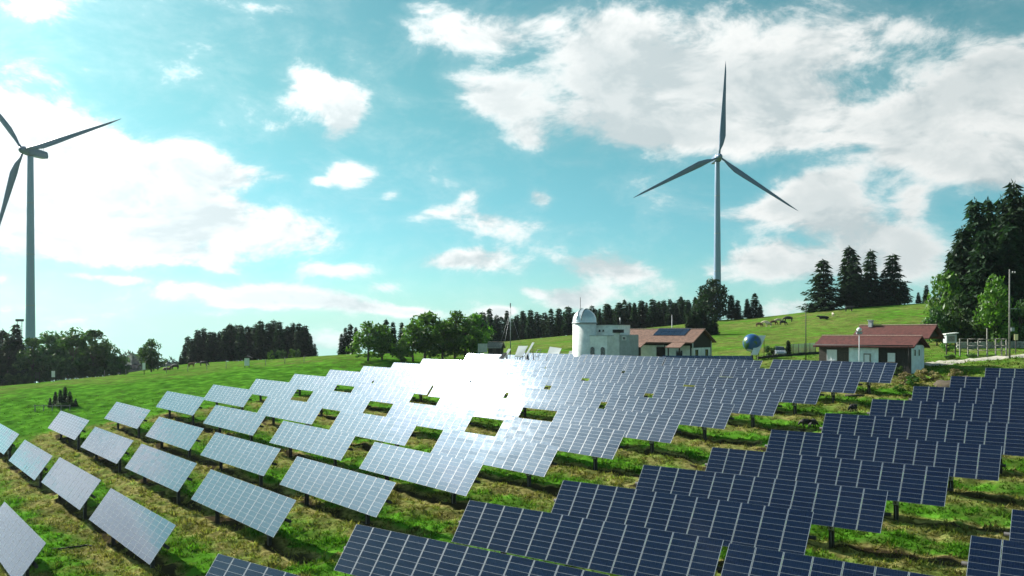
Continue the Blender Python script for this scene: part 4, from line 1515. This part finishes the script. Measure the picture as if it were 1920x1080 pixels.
# fence posts along the far edge of the green field
for i, px in enumerate((196, 236, 312, 352, 388, 424, 498, 534, 570)):
    d = 168
    x = (px - 960) / FPX * d
    m = MB(); m.tube((0, 0, -.3), (0, 0, 1.25 + .15 * RNG.random()), .06, .05, 7)
    o = m.build('fence_post', M_GREYWOOD)
    o.location = (x, d, gz(x, d))
    tag(o, 'short weathered fence post, %s from the left along the far edge of the field' % ORD[i + 1], 'fence post', 'posts along the green field')

# log, and a thin dark tube along the grass
l0 = at(1603, 746, 93.5)
m = MB(); m.tube((-.9, .5, .12), (.9, -.4, .16), .13, .10, 9)
o = m.build('log', M_BARK); o.location = (l0.x, l0.y, gz(l0.x, l0.y))
tag(o, 'dark log lying slantwise in the grass left of the dark block', 'log')
a, b = on_ground(80, 61, .05), on_ground(184, 62.2, .05)
m = MB()
prev = None
for i in range(13):
    p = a.lerp(b, i / 12); p.z = gz(p.x, p.y) + .06
    p.y += .15 * math.sin(i * .9)
    if prev is not None:
        m.tube(prev - a, p - a, .055, n=7)
    prev = p
o = m.build('dark_tube', M_BLACK); o.location = a
tag(o, 'thin dark line lying on the grass by the lower left table', 'pipe')


# ================================================================== car
c0 = at(1462, 668, 136)
car = thing('parked_car', 'silver car parked before the round dark bush, mostly hidden by grass', 'car', (c0.x, c0.y, gz(c0.x, c0.y) - .05), R(-100))
m = MB()
side = [(-2.0, .35), (-2.05, .75), (-1.9, .92), (-1.0, 1.0), (.95, 1.0), (1.85, .82), (2.05, .62), (2.05, .35)]
m.prism(side, -.82, .82)
body = m.build('body', M_CARPAINT, car)
bv = body.modifiers.new('bevel', 'BEVEL'); bv.width = .07; bv.segments = 2
m = MB()
V = [(-1.75, -.76, .95), (1.15, -.76, .95), (.45, -.60, 1.46), (-1.25, -.60, 1.46), (-1.75, .76, .95), (1.15, .76, .95), (.45, .60, 1.46), (-1.25, .60, 1.46)]
m.add(V, [(0, 1, 2, 3), (7, 6, 5, 4), (1, 5, 6, 2), (4, 0, 3, 7)])
m.build('windows', M_GLASS, car)
m = MB(); m.box((-.4, 0, 1.475), (1.72, 1.2, .05)); m.build('roof', M_CARPAINT, car)
for sx in (-1.28, 1.3):
    for sy in (-.78, .78):
        m = MB(); m.tube((sx, sy - .1, .32), (sx, sy + .1, .32), .32, n=18); w = m.build('wheel', M_BLACK, car)
        m = MB(); m.tube((sx, sy - .11, .32), (sx, sy + .11, .32), .19, n=14); m.build('rim', M_STEEL, w)
for sy in (-.6, .6):
    m = MB(); m.box((2.03, sy, .68), (.06, .34, .14)); m.build('headlight', M_WINWHITE, car)
    m = MB(); m.box((-2.03, sy, .78), (.06, .3, .16)); m.build('tail_light', M_TILE_RED, car)


# ================================================================== animals
def skin_mesh(name, verts, edges, radii, mats, sub=1):
    me = bpy.data.meshes.new(name)
    me.from_pydata(verts, edges, [])
    o = bpy.data.objects.new(name, me)
    COL.objects.link(o)
    s = o.modifiers.new('skin', 'SKIN')
    s.use_smooth_shade = True
    sk = me.skin_vertices[0].data
    for i, r in enumerate(radii):
        sk[i].radius = r if isinstance(r, tuple) else (r, r)
        sk[i].use_root = (i == 0)
    sb = o.modifiers.new('sub', 'SUBSURF'); sb.levels = sub; sb.render_levels = sub
    dg = bpy.context.evaluated_depsgraph_get()
    ev = o.evaluated_get(dg)
    out = bpy.data.meshes.new_from_object(ev)
    bpy.data.objects.remove(o)
    out.name = name
    out.materials.clear()
    out.materials.append(mats)
    return out


def cow_mesh(m_, graze=True, lying=False):
    L = -.55 if lying else 0
    V = [(0, 0, 1.05 + L), (.45, 0, 1.08 + L), (.78, 0, 1.10 + L), (-.45, 0, 1.06 + L), (-.82, 0, 1.10 + L), (-.98, 0, 1.02 + L)]
    Rr = [(.34, .38), (.33, .37), (.27, .33), (.34, .37), (.29, .31), (.12, .16)]
    E = [(0, 1), (1, 2), (0, 3), (3, 4), (4, 5)]
    if graze:
        hp = [(1.05, 0, .98 + L), (1.28, 0, .66 + L * .5), (1.40, 0, .40 + L * .2), (1.50, 0, .20)]
    else:
        hp = [(1.02, 0, 1.24 + L), (1.24, 0, 1.38 + L), (1.44, 0, 1.34 + L), (1.66, 0, 1.22 + L)]
    hr = [.20, .155, .135, .085]
    b = len(V)
    V += hp; Rr += hr; E += [(2, b), (b, b + 1), (b + 1, b + 2), (b + 2, b + 3)]
    if not lying:
        for x, sgn in ((.68, 1), (-.80, -1)):
            for sy in (-.17, .17):
                b = len(V)
                V += [(x, sy, .82), (x - .05 * (sgn < 0) + .02, sy, .42), (x + (.02 if sgn > 0 else .04), sy, .05)]
                Rr += [.15, .075, .06]
                E += [(2 if sgn > 0 else 4, b), (b, b + 1), (b + 1, b + 2)]
    else:
        for x in (.6, -.7):
            for sy in (-.3, .3):
                b = len(V)
                V += [(x, sy, .22), (x + .35, sy * 1.1, .10)]
                Rr += [.15, .08]
                E += [(2 if x > 0 else 4, b), (b, b + 1)]
    b = len(V)
    V += [(-1.08, 0, .9 + L), (-1.12, 0, .5 + L * .3)]
    Rr += [.04, .035]
    E += [(5, b), (b, b + 1)]
    for sy in (-.2, .2):
        b = len(V)
        h = hp[2]
        V += [(h[0] - .06, sy, h[2] + .12)]
        Rr += [.05]
        E += [(9 - 1, b)]
    return skin_mesh('cow', V, E, Rr, m_)


COWS = {}
for key, m_ in (('black', M_COW_BLACK), ('brown', M_COW_BROWN), ('cream', M_COW_CREAM)):
    COWS[key] = cow_mesh(m_, True)
    COWS[key + '_up'] = cow_mesh(m_, False)
    COWS[key + '_down'] = cow_mesh(m_, False, True)
HERD = 'cattle grazing on the hill'
for kind, px, d, rz, s, lab, grp in [
    ('brown', 1423, 222, 20, 1.0, 'brown cow grazing at the left end of the hill herd', HERD),
    ('cream', 1435, 226, 160, 1.0, 'cream cow grazing second from the left in the hill herd', HERD),
    ('cream_up', 1441, 219, 200, 1.0, 'cream cow with raised head in the middle of the hill herd', HERD),
    ('brown', 1450, 224, 10, 1.0, 'brown cow grazing in the middle of the hill herd', HERD),
    ('cream', 1459, 228, 190, 1.0, 'cream cow grazing just left of the black cows', HERD),
    ('black', 1468, 220, 15, 1.0, 'smaller black cow at the right end of the hill herd', HERD),
    ('black', 1478, 227, 175, 1.25, 'large black cow at the right end of the hill herd', HERD),
    ('black_down', 1545, 222, 170, 1.3, 'black cow lying on the slope above the house', HERD),
    ('cream_up', 1562, 226, 80, .9, 'cream calf standing on the slope above the house', HERD),
    ('black_up', 1592, 236, 5, 1.25, 'black cow standing above the chimney of the red roof', HERD),
    ('brown_down', 313, 182, 10, 1.0, 'brown cow lying near the single round tree', 'cattle beyond the green field'),
    ('black', 328, 180, 175, 1.0, 'dark cow grazing right of the single round tree', 'cattle beyond the green field'),
    ('brown_up', 359, 186, 60, 1.0, 'brown cow standing before the left end of the spruce stand', 'cattle beyond the green field'),
    ('black', 382, 189, 5, 1.0, 'black cow grazing before the spruce stand', 'cattle beyond the green field'),
]:
    p = on_ground(px, d)
    o = link('cow', COWS[kind])
    s *= .8 if grp != HERD else .88
    o.location = p; o.rotation_euler = (0, 0, R(rz)); o.scale = (s, s, s)
    tag(o, lab, 'cow', grp)


def sheep_mesh():
    V = [(0, 0, .58), (.26, 0, .60), (-.28, 0, .60), (.48, 0, .56), (.62, 0, .36), (.70, 0, .20)]
    Rr = [.25, .23, .24, .13, .10, .06]
    E = [(0, 1), (0, 2), (1, 3), (3, 4), (4, 5)]
    for x, r_ in ((.26, 1), (-.28, 2)):
        for sy in (-.12, .12):
            b = len(V)
            V += [(x, sy, .36), (x, sy, .04)]; Rr += [.07, .04]; E += [(r_, b), (b, b + 1)]
    return skin_mesh('sheep', V, E, Rr, M_COW_BLACK)


SHEEP = sheep_mesh()
for px, py, d, rz, lab in [(1511, 801, 81.5, 170, 'black sheep grazing beside another just left of the dark block'), (1523, 803, 80.8, 20, 'black sheep nearest to the corner of a dark table'),
                           (1601, 774, 84.6, 200, 'lone black sheep behind the top edge of a dark table')]:
    p = on_ground(px, d)
    o = link('sheep', SHEEP)
    o.location = p; o.rotation_euler = (0, 0, R(rz)); o.scale = (1.0, 1.0, 1.0)
    tag(o, lab, 'sheep', 'black sheep between the tables')

# ================================================================== trees
def conifer_crown(name, seed, levels, per, steps, r=0.22, start=0.06, full=1.0, spray=0.055, mats=None):
    """spruce crown of height 1: whorls of drooping boughs carrying many small needle sprays"""
    rg = np.random.default_rng(seed)
    V, F = [], []
    def quad(c, u, v):
        b = len(V)
        V.extend([c - u, c + v * 0.25 - u * .1, c + u, c + v])
        F.append((b, b + 1, b + 2, b + 3))
    for l in range(levels):
        z = start + (0.985 - start) * (l + rg.random() * .8) / levels
        rr = r * ((1 - z) / (1 - start)) ** (0.85 / full)
        n = max(4, int(per * (0.5 + 0.7 * (1 - z))))
        a0 = rg.random() * 6.28
        for k in range(n):
            a = a0 + 6.283 * k / n + rg.normal(0, .22)
            L = rr * (0.62 + 0.55 * rg.random())
            d = np.array([math.cos(a), math.sin(a), 0])
            sd = np.array([-d[1], d[0], 0])
            drop = 0.10 + 0.45 * (1 - z) * rg.random()
            ns = max(2, int(steps * L / r + 1.5))
            for s in range(ns):
                t = (s + .35 + .5 * rg.random()) / ns
                p = d * L * t + np.array([0, 0, z - drop * L * t + 0.25 * L * t * t])
                w = spray * (1.15 - .55 * t) * (.7 + .6 * rg.random())
                for q in range(2):
                    out = d * (.7 + .5 * rg.random()) + sd * rg.normal(0, .75) + np.array([0, 0, -.35 - .6 * rg.random()])
                    out /= np.linalg.norm(out)
                    sv = np.cross(out, np.array([rg.normal(0, .6), rg.normal(0, .6), 1.0]))
                    sv /= np.linalg.norm(sv) + 1e-9
                    quad(p + rg.normal(0, .008, 3), sv * w * .48, out * w * 1.5)
    for q in range(10):
        z = .93 + .07 * q / 10
        a = rg.random() * 6.28
        out = np.array([math.cos(a) * .5, math.sin(a) * .5, .9])
        quad(np.array([0, 0, z]), np.array([-math.sin(a), math.cos(a), 0]) * .006, out * .035)
    return np_mesh(name, np.array(V), np.array(F), mats)


def broad_crown(name, seed, blobs, leaves, leaf=0.038, w=0.36, low=0.12, mats=None, gap=0.0):
    """broadleaf crown of height 1: leaf clumps spread over many uneven boughs"""
    rg = np.random.default_rng(seed)
    V, F = [], []
    cs = []
    for i in range(blobs):
        z = low + 0.10 + (0.84 - low) * rg.random()
        prof = math.sin(PI * min(1, max(0.05, (z - low) / (1.02 - low))) ** 0.75)
        a = rg.random() * 6.28
        rad = w * prof * (rg.random() ** .45) * .82
        cs.append((np.array([rad * math.cos(a), rad * math.sin(a), z]), (0.085 + 0.085 * rg.random()) * (.6 + .6 * prof)))
    for c, rr in cs:
        n = int(leaves * (rr / .13) ** 2)
        d = rg.normal(0, 1, (n, 3))
        d /= np.linalg.norm(d, axis=1)[:, None]
        p = c + d * (rr * (0.55 + 0.55 * rg.random(n) ** .7))[:, None] * np.array([1, 1, .8])
        for i in range(n):
            nrm = d[i] + rg.normal(0, .55, 3)
            nrm /= np.linalg.norm(nrm)
            u = np.cross(nrm, [rg.normal(), rg.normal(), rg.normal()])
            u /= np.linalg.norm(u) + 1e-9
            v = np.cross(nrm, u)
            s = leaf * (.55 + .8 * rg.random())
            b = len(V)
            V.extend([p[i] - u * s, p[i] - v * s * .55, p[i] + u * s, p[i] + v * s * .55])
            F.append((b, b + 1, b + 2, b + 3))
    return np_mesh(name, np.array(V), np.array(F), mats), cs


def trunk_mesh(name, seed, limbs=None, r=0.018, top=0.92):
    rg = random.Random(seed)
    mb = MB()
    prev = Vector((0, 0, -.04))
    pr = r * 1.25
    for i in range(1, 7):
        z = top * i / 6
        p = Vector((rg.gauss(0, .006), rg.gauss(0, .006), z))
        rr = r * (1 - .85 * i / 6) + .002
        mb.tube(prev, p, pr, rr, 8, caps=False)
        prev, pr = p, rr
    for c, rad in (limbs or []):
        z0 = max(.10, c[2] * .55)
        a = Vector((0, 0, z0))
        mid = Vector((c[0] * .5, c[1] * .5, z0 + (c[2] - z0) * .62))
        b = Vector(tuple(c))
        mb.tube(a, mid, r * .45, r * .28, 5, caps=False)
        mb.tube(mid, b, r * .28, r * .08, 5, caps=False)
    return mb.mesh(name, M_BARK)


SPRUCE = [conifer_crown('crown', 100 + i, 26, 9, 5, r=(.17, .20, .23, .15, .26)[i], start=(.05, .10, .04, .12, .03)[i], spray=.062, mats=M_NEEDLE) for i in range(5)]
STAND = [conifer_crown('crown', 150 + i, 26, 9, 5, r=(.15, .18, .16)[i], start=(.13, .17, .09)[i], full=1.35, spray=.062, mats=M_NEEDLE) for i in range(3)]
BIGSPRUCE = [conifer_crown('crown', 200 + i, 46, 12, 8, r=(.20, .23, .25)[i], start=.03, full=1.15, spray=.040, mats=M_NEEDLE) for i in range(3)]
S_TRUNK = trunk_mesh('trunk', 5, r=.016, top=.95)
BROAD = []
for i in range(5):
    cr, cs = broad_crown('crown', 300 + i, (26, 30, 24, 32, 20)[i], 62, .036, (.36, .42, .32, .40, .34)[i], (.10, .06, .14, .08, .22)[i], M_LEAF)
    BROAD.append((cr, trunk_mesh('trunk', 40 + i, cs[:14], .022, .7)))
DULL = []
for i in range(4):
    cr, cs = broad_crown('crown', 340 + i, (24, 30, 18, 22)[i], 62, .036, (.34, .40, .30, .36)[i], (.06, .05, .18, .10)[i], M_LEAFDARK)
    DULL.append((cr, trunk_mesh('trunk', 60 + i, cs[:14], .02, .75)))
YOUNG = []
for i in range(2):
    cr, cs = broad_crown('crown', 380 + i, 26, 80, .030, (.30, .36)[i], .03, M_LEAFBRIGHT)
    YOUNG.append((cr, trunk_mesh('trunk', 80 + i, cs[:10], .016, .7)))


PINE = []
for i in range(2):
    cr, cs = broad_crown('crown', 420 + i, 34, 70, .034, (.34, .28)[i], .06, M_NEEDLE)
    PINE.append((cr, trunk_mesh('trunk', 120 + i, cs[:14], .02, .8)))


def tree(name, label, cat, x, y, h, w, kind, group=None, sink=0.15):
    """h metres tall, w times as wide as the pattern"""
    z = gz(x, y) - sink
    crown, trunk = kind
    t = thing(name, label, cat, (x, y, z), RNG.random() * 6.28, group)
    t.scale = (h * w, h * w, h)
    link('trunk', trunk, t)
    link('crown', crown, t)
    return t


def tree_at(name, label, cat, px, top, d, w, kind, group=None):
    x = (px - 960) / FPX * d
    zt = EYE - (top - 622) / FPX * d
    h = zt - gz(x, d) + .15
    return tree(name, label, cat, x, d, max(h, 2.0), w, kind, group)


def sp(i):
    return (SPRUCE[i % 5], S_TRUNK)


def st(i):
    return (STAND[i % 3], S_TRUNK)


def big(i):
    return (BIGSPRUCE[i % 3], S_TRUNK)


# left edge of the picture: dark mixed wood
GL = 'dark mixed trees at the left edge'
for i, (px, top) in enumerate(((-16, 628), (5, 617), (17, 624), (31, 607), (45, 648))):
    tree_at('spruce', ('dark spruce cut off by the left edge of the picture', 'dark spruce nearest to the left edge of the picture', 'short spruce between two taller ones at the left edge', 'tallest spruce left of the lattice mast', 'low spruce tip between lattice mast and turbine tower')[i], 'spruce tree', px, top, 184 + 3 * (i % 2), 1.15, sp(i), GL)
for i, (px, top, w, lab) in enumerate((
        (62, 632, .95, 'pale leaved tree before the foot of the left turbine tower'), (93, 622, 1.15, 'dark round tree just right of the left turbine tower'),
        (115, 621, 1.15, 'dark tree in the middle of the left wood, below two taller crowns'), (137, 612, 1.1, 'tallest broad tree of the left wood'),
        (175, 617, 1.1, 'dark spreading tree right of the tallest one of the left wood'), (198, 636, .95, 'narrow loose tree near the right end of the left wood'), (216, 651, 1.1, 'low tree at the right end of the left wood'))):
    tree_at('broadleaf_tree', lab, 'tree', px, top, 182 + 4 * (i % 3), w, DULL[i % 4], GL)
for i, (px, top) in enumerate(((75, 648), (105, 645), (150, 640), (160, 652), (25, 640), (190, 662))):
    tree_at('broadleaf_tree', 'dark tree filling the shaded inside of the left wood', 'tree', px, top, 192, 1.5, DULL[(i + 1) % 4], GL)
tree_at('broadleaf_tree', 'single round tree standing alone between the left wood and spruce stand', 'tree', 284, 636, 190, 1.1, DULL[1])

# spruce stand behind the green field
GS = 'spruce stand behind the green field'
tops = [(338, 666), (346, 646), (352, 630), (360, 634), (371, 617), (382, 614), (393, 621), (401, 621), (412, 620), (422, 614), (431, 606), (442, 608), (452, 608), (464, 610), (479, 606), (489, 600),
        (503, 604), (513, 599), (523, 602), (539, 610), (549, 604), (560, 605), (571, 609), (582, 629), (590, 644)]
for i, (px, top) in enumerate(tops):
    end = 'left' if i < len(tops) / 2 else 'right'
    n = i + 1 if end == 'left' else len(tops) - i
    lab = 'spruce, %s from the %s end in front of the stand behind the green field' % (ORD[n], end)
    tree_at('spruce', lab, 'spruce tree', px, top, 222 + 3 * (i % 3), 1.12 if 3 < i < 22 else 1.3, st(i) if 2 < i < 23 else sp(i), GS)
for i in range(24):
    px = 366 + i * 9.2 + RNG.normal(0, 2)
    tree_at('spruce', 'spruce inside the stand behind the green field, half hidden by others', 'spruce tree', px, np.interp(px, [366, 430, 510, 575, 590], [632, 618, 612, 616, 640]) + RNG.normal(0, 4), 232 + 4 * (i % 2), 1.15, st(i), GS)

# spruces and broad trees behind the glare
for i, (px, top, lab) in enumerate(((640, 625, 'lowest spruce at the left of the small spruce group behind the pale block'), (648, 614, 'middle spruce of the small group left of the broad trees'), (657, 607, 'tallest spruce of the small group left of the broad trees'), (667, 613, 'spruce touching the left broad tree'),
                                    (724, 598, 'spruce tip looking over the left broad tree'), (737, 603, 'spruce in the gap between broad trees, left one'), (753, 604, 'spruce in the gap between broad trees, right one'))):
    tree_at('spruce', lab, 'spruce tree', px, top, 205, 1.05, sp(i), 'spruces among the broad trees')
for i, (px, top, w, d, lab) in enumerate((
        (690, 602, 1.15, 166, 'leafy broad tree at the left end of the row behind the pale block'), (716, 604, 1.05, 168, 'leafy broad tree with bare trunk showing, second in the row'),
        (752, 634, .9, 164, 'low bright bush between the broad trees'), (797, 581, 1.2, 170, 'tallest round broad tree behind the glare'), (774, 604, 1.1, 168, 'broad tree leaning against the left of the tallest one'),
        (830, 597, 1.1, 172, 'broad tree with pale speckles right of the tallest one'), (853, 583, 1.15, 174, 'dark broad tree above the steps of bright tables'), (888, 584, 1.2, 178, 'broad dark tree left of the pale board wall'), (872, 600, 1.2, 172, 'broad tree low behind the glare'))):
    tree_at('broadleaf_tree', lab, 'tree', px, top, d, w, BROAD[(1, 3, 1, 3, 0, 3, 1, 3, 1)[i]], 'broad trees behind the glare')

# long spruce wood behind the observatory
GW = 'spruces of the long wood behind the observatory'
line = [(905, 584), (918, 578), (931, 590), (950, 582), (966, 596), (979, 582), (995, 580), (1006, 584), (1022, 585), (1033, 578), (1048, 577), (1058, 584), (1066, 574), (1090, 578), (1109, 572), (1124, 578), (1138, 568), (1153, 578), (1162, 566), (1171, 561), (1179, 566), (1189, 567),
        (1203, 562), (1212, 567), (1224, 560), (1235, 564), (1245, 562), (1256, 560), (1265, 566), (1277, 555), (1290, 561), (1303, 556)]
for i, (px, top) in enumerate(line):
    where = 'left of' if px < 1074 else 'right of'
    k_ = sum(1 for p, _ in line if (p >= 1074) == (px >= 1074) and abs(p - 1074) <= abs(px - 1074))
    lab = 'spruce, %s in the front of the long wood %s the dome' % (ORD[k_], where)
    tree_at('spruce', lab, 'spruce tree', px, top, 285 + 4 * (i % 3), (1.5, 1.15, 1.3, 1.05)[i % 4], (sp(i) if i % 2 else st(i)), GW)
for i in range(40):
    px = 898 + i * 10.4 + RNG.normal(0, 2)
    tree_at('spruce', 'spruce inside the long wood, half hidden by those in front', 'spruce tree', px, np.interp(px, [898, 1000, 1100, 1200, 1310], [596, 594, 585, 574, 566]) + RNG.normal(0, 4), 298 + 5 * (i % 2), 1.5, sp(i), GW)
tree_at('pine_tree', 'tall dark pine before the foot of the right turbine', 'pine tree', 1336, 520, 272, 1.15, PINE[0])
tree_at('pine_tree', 'dark pine bough mass leaning left of the tall pine', 'pine tree', 1316, 546, 276, 1.1, PINE[1])
for i, (px, top, lab) in enumerate(((1372, 553, 'spruce right beside the tall dark pine'), (1383, 562, 'low spruce between pine and the last pair of the wood'), (1401, 560, 'spruce of the last pair at the right end of the wood, left one'), (1415, 549, 'spruce of the last pair at the right end of the wood, right one'), (1426, 570, 'small spruce at the very right end of the wood'))):
    tree_at('spruce', lab, 'spruce tree', px, top, 268, 1.45, sp(i + 1), GW)
for i, (px, top) in enumerate(((1291, 588), (1301, 581), (1311, 577), (1321, 580), (1331, 583), (1341, 590))):
    tree_at('spruce', 'young green spruce, %s from the left in the clump over the tan roof' % ORD[i + 1], 'spruce tree', px, top, 205, 1.25, sp(i), 'young spruces over the tan roof')

# spruces on the hill
for i, (px, top, w, lab) in enumerate(((1543, 486, 1.35, 'broad spruce alone at the left of the hilltop group'), (1592, 461, 1.0, 'tallest spruce of the hilltop group'), (1603, 476, .9, 'spruce close at the right of the tallest hilltop spruce'), (1632, 468, .95, 'slim open spruce in the middle of the hilltop group'),
                                       (1674, 476, 1.2, 'dense full spruce at the right of the hilltop group'), (1696, 527, 1.2, 'low spruce at the right end of the hilltop group'), (1657, 510, 1.2, 'spruce filling the gap in the right half of the hilltop group'), (1616, 520, 1.3, 'low spruce between the tallest and the slim hilltop spruce'), (1722, 548, 1.2, 'tiny spruce on the skyline before the big wood'), (1737, 534, 1.1, 'small spruce on the skyline beside the big wood'))):
    tree_at('spruce', lab, 'spruce tree', px, top, 252 + 2 * (i % 2), w * 1.28, (sp(4), sp(1), sp(2), sp(0), sp(2), sp(1), sp(4), sp(2), sp(1), sp(0))[i], 'spruces on the hilltop')

# big trees on the right
GR = 'tall spruces at the right edge'
for i, (px, top, d, w, lab) in enumerate((
        (1829, 373, 150, 1.0, 'tall spruce at the left shoulder of the right wood'), (1853, 372, 154, .85, 'spruce tip just right of the left shoulder of the right wood'), (1878, 369, 152, .9, 'spruce left of the very tallest at the right edge'),
        (1900, 340, 150, .9, 'very tallest spruce at the right edge'), (1922, 362, 152, .95, 'tall spruce cut by the right edge of the picture'), (1804, 425, 148, 1.05, 'lower spruce on the slope of the right wood'), (1784, 470, 150, 1.0, 'low spruce at the left flank of the right wood'),
        (1956, 350, 154, 1.0, 'spruce mostly outside the right edge'), (1845, 430, 144, 1.1, 'spruce inside the right wood behind the young tree'), (1890, 420, 143, 1.0, 'spruce right behind the utility pole'))):
    tree_at('spruce', lab, 'spruce tree', px, top, d, w, big(i), GR)
for i, (px, top, d, w, kind, lab) in enumerate((
        (1770, 503, 143, .62, BROAD[3], 'broad leafy tree at the left foot of the right wood'), (1757, 575, 140, .9, DULL[1], 'low leafy tree hanging over the slope right of the house'), (1800, 550, 139, .8, DULL[0], 'leafy tree under the left spruces of the right wood'),
        (1868, 513, 134, .75, YOUNG[0], 'light green young tree left of the utility pole'), (1838, 575, 136, .9, DULL[2], 'leafy tree left of the light green one'), (1912, 560, 138, .8, DULL[3], 'dark leafy tree behind the pale trail sign'))):
    tree_at('broadleaf_tree', lab, 'tree', px, top, d, w, kind, 'leafy trees under the right wood')

# ------------------------------------------------------------------ shrubs
def shrub(label, px, top, d, w, kind, cat='shrub', group=None, name='shrub'):
    t = tree_at(name, label, cat, px, top, d, w, kind, group)
    return t


SHR = []
for i, m_ in enumerate((M_LEAFDARK, M_LEAF, M_DRY, M_LEAFBRIGHT)):
    cr, cs = broad_crown('foliage', 500 + i, 18, 60, .05, .62, .0, m_)
    SHR.append((cr, trunk_mesh('stem', 90 + i, cs[:8], .02, .5)))


def bush(label, px, py_foot, d, h, w, kind, cat='shrub', group=None, name='shrub'):
    x = (px - 960) / FPX * d
    z = gz(x, d) - .12
    t = thing(name, label, cat, (x, d, z), RNG.random() * 6.28, group)
    t.scale = (h * w, h * w, h)
    link('stem', kind[1], t)
    link('foliage', kind[0], t)
    return t


for i, (px, d, h, w) in enumerate(((94, 131, 1.6, 1.5), (104, 132, 2.3, 1.3), (113, 131, 2.8, 1.2), (122, 132, 3.1, 1.2), (131, 131, 2.5, 1.3), (142, 130.5, 1.4, 1.8))):
    tree('spruce', 'stunted young spruce, %s from the left in the clump on the green field' % ORD[i + 1], 'spruce tree', (px - 960) / FPX * d, d, h, w, sp(i), 'stunted spruces on the green field')
bush('low dark bush round the foot of the stunted spruces on the green field', 118, 0, 130, 1.3, 1.9, SHR[0])
g0_ = on_ground(104, 128)
guard = thing('wooden_guard', 'low wooden guard rail round the stunted spruces on the green field', 'guard rail', g0_)
for i in range(5):
    m = MB(); m.box((-2.9 + i * 1.3, -.3, .35), (.1, .1, 1.1)); m.build('post', M_GREYWOOD, guard)
m = MB(); m.box((-.3, -.36, .75), (5.6, .05, .1)); m.build('rail', M_GREYWOOD, guard)
for i, (px, d, h, w, k_, lab) in enumerate((
        (1606, 108.5, 1.9, .8, 0, 'dark green shrub growing against the pale front of the house'), (1634, 107.5, 1.5, .7, 0, 'round dark shrub by the house door'), (1683, 104.5, 1.8, .6, 0, 'shrub under the right window of the house'),
        (1697, 99, 1.6, 1.5, 2, 'straw coloured brush heap below the house corner'), (1712, 97.5, 1.4, 1.4, 1, 'green weeds in front of the brush heap'), (1730, 100.5, 1.7, 1.2, 2, 'dry brush heap leaning on the gable foot'), (1750, 99.5, 1.3, 1.4, 2, 'low dry brush right of the gable foot'),
        (1690, 95.5, .9, 1.7, 1, 'low green weeds behind the right end of the last pale row'), (1790, 101, 1.1, 1.5, 2, 'dry grass hump beside the house shadow'), (1448, 137, 2.3, 1.0, 0, 'round dark bush behind the parked car'), (1463, 137.5, 2.0, 1.0, 0, 'second round dark bush behind the parked car'),
        (1271, 131, 1.7, .8, 1, 'green bush before the doors of the tan roofed building'), (1222, 129, 2.0, .45, 0, 'dark narrow bush before the pale wall of the tan roofed building'),
        (1776, 131, 1.9, 1.0, 3, 'bright green bush below the lookout hut'), (1822, 121.5, .9, 1.6, 0, 'low dark weeds at the foot of the timber fence'), (1782, 120.5, .9, 1.6, 0, 'low dark weeds beside the gravel path'))):
    bush(lab, px, 0, d, h, w, SHR[k_])
for i in range(13):
    bush('dark scrub, %s from the left along the foot of the left wood' % ORD[i + 1], 28 + i * 16.5, 0, 180 + (i % 2), 2.6 + .7 * (i % 3 == 0), 1.0, SHR[0], group='scrub along the foot of the left wood')
for i, (px, d) in enumerate(((510, 200), (528, 199), (545, 200), (556, 202))):
    bush('pale green scrub, %s from the left before the spruce stand' % ORD[i + 1], px, 0, d, 2.4 + .4 * (i % 2), .8, SHR[0 if i % 2 else 1], group='scrub before the spruce stand')
cyp = conifer_crown('foliage', 900, 26, 10, 4, r=.13, start=.02, full=2.2, spray=.07, mats=M_NEEDLE)
tree('cypress', 'small dark columnar cypress beside the net fence', 'cypress', (1478 - 960) / FPX * 134, 134, 2.7, 1.25, (cyp, S_TRUNK))
# low mound beside the dark block, the house shadow put into its dark colour
b0 = on_ground(1803, 97)
m = MB()
V, F = [], []
n = 16
for i in range(n):
    for j in range(n):
        u, v = i / (n - 1) * 2 - 1, j / (n - 1) * 2 - 1
        h = max(0, 1 - (u * u + v * v)) ** .6 * 1.0 + .22 * mnoise.noise(Vector((u * 2.2, v * 2.2, 3)))
        x, y = u * 3.4, v * 1.5
        V.append((x, y, gz(b0.x + x, b0.y + y) - b0.z + h - .25))
for i in range(n - 1):
    for j in range(n - 1):
        F.append((i * n + j, (i + 1) * n + j, (i + 1) * n + j + 1, i * n + j + 1))
o = link('shadow_mound', np_mesh('shadow_mound', np.array(V), np.array(F), M_MOUNDSHADE, True))
o.location = b0
tag(o, 'low mound coloured dark as the house shadow, between house and dark block', 'earth bank')

# far spruces seen between the left trees
for i, (px, top) in enumerate(((229, 664), (236, 661), (243, 662), (250, 665), (256, 668), (240, 668), (322, 671))):
    tree_at('spruce', 'far away spruce seen through the gap right of the left wood', 'spruce tree', px, top, 640 + 14 * (i % 3), 1.5, sp(i), 'far away spruces in the gap')

# ================================================================== air
m = bpy.data.materials.new('haze')
m.use_nodes = True
m.node_tree.nodes.clear()
vo = m.node_tree.nodes.new('ShaderNodeVolumePrincipled')
vo.inputs['Color'].default_value = (0.80, 0.90, 1.0, 1)
vo.inputs['Density'].default_value = 0.00006
vo.inputs['Anisotropy'].default_value = 0.5
mo = m.node_tree.nodes.new('ShaderNodeOutputMaterial')
m.node_tree.links.new(vo.outputs[0], mo.inputs['Volume'])
mb = MB()
mb.box((0, 0, -23), (4400, 4400, 306))
tag(mb.build('haze', m), kind='stuff')
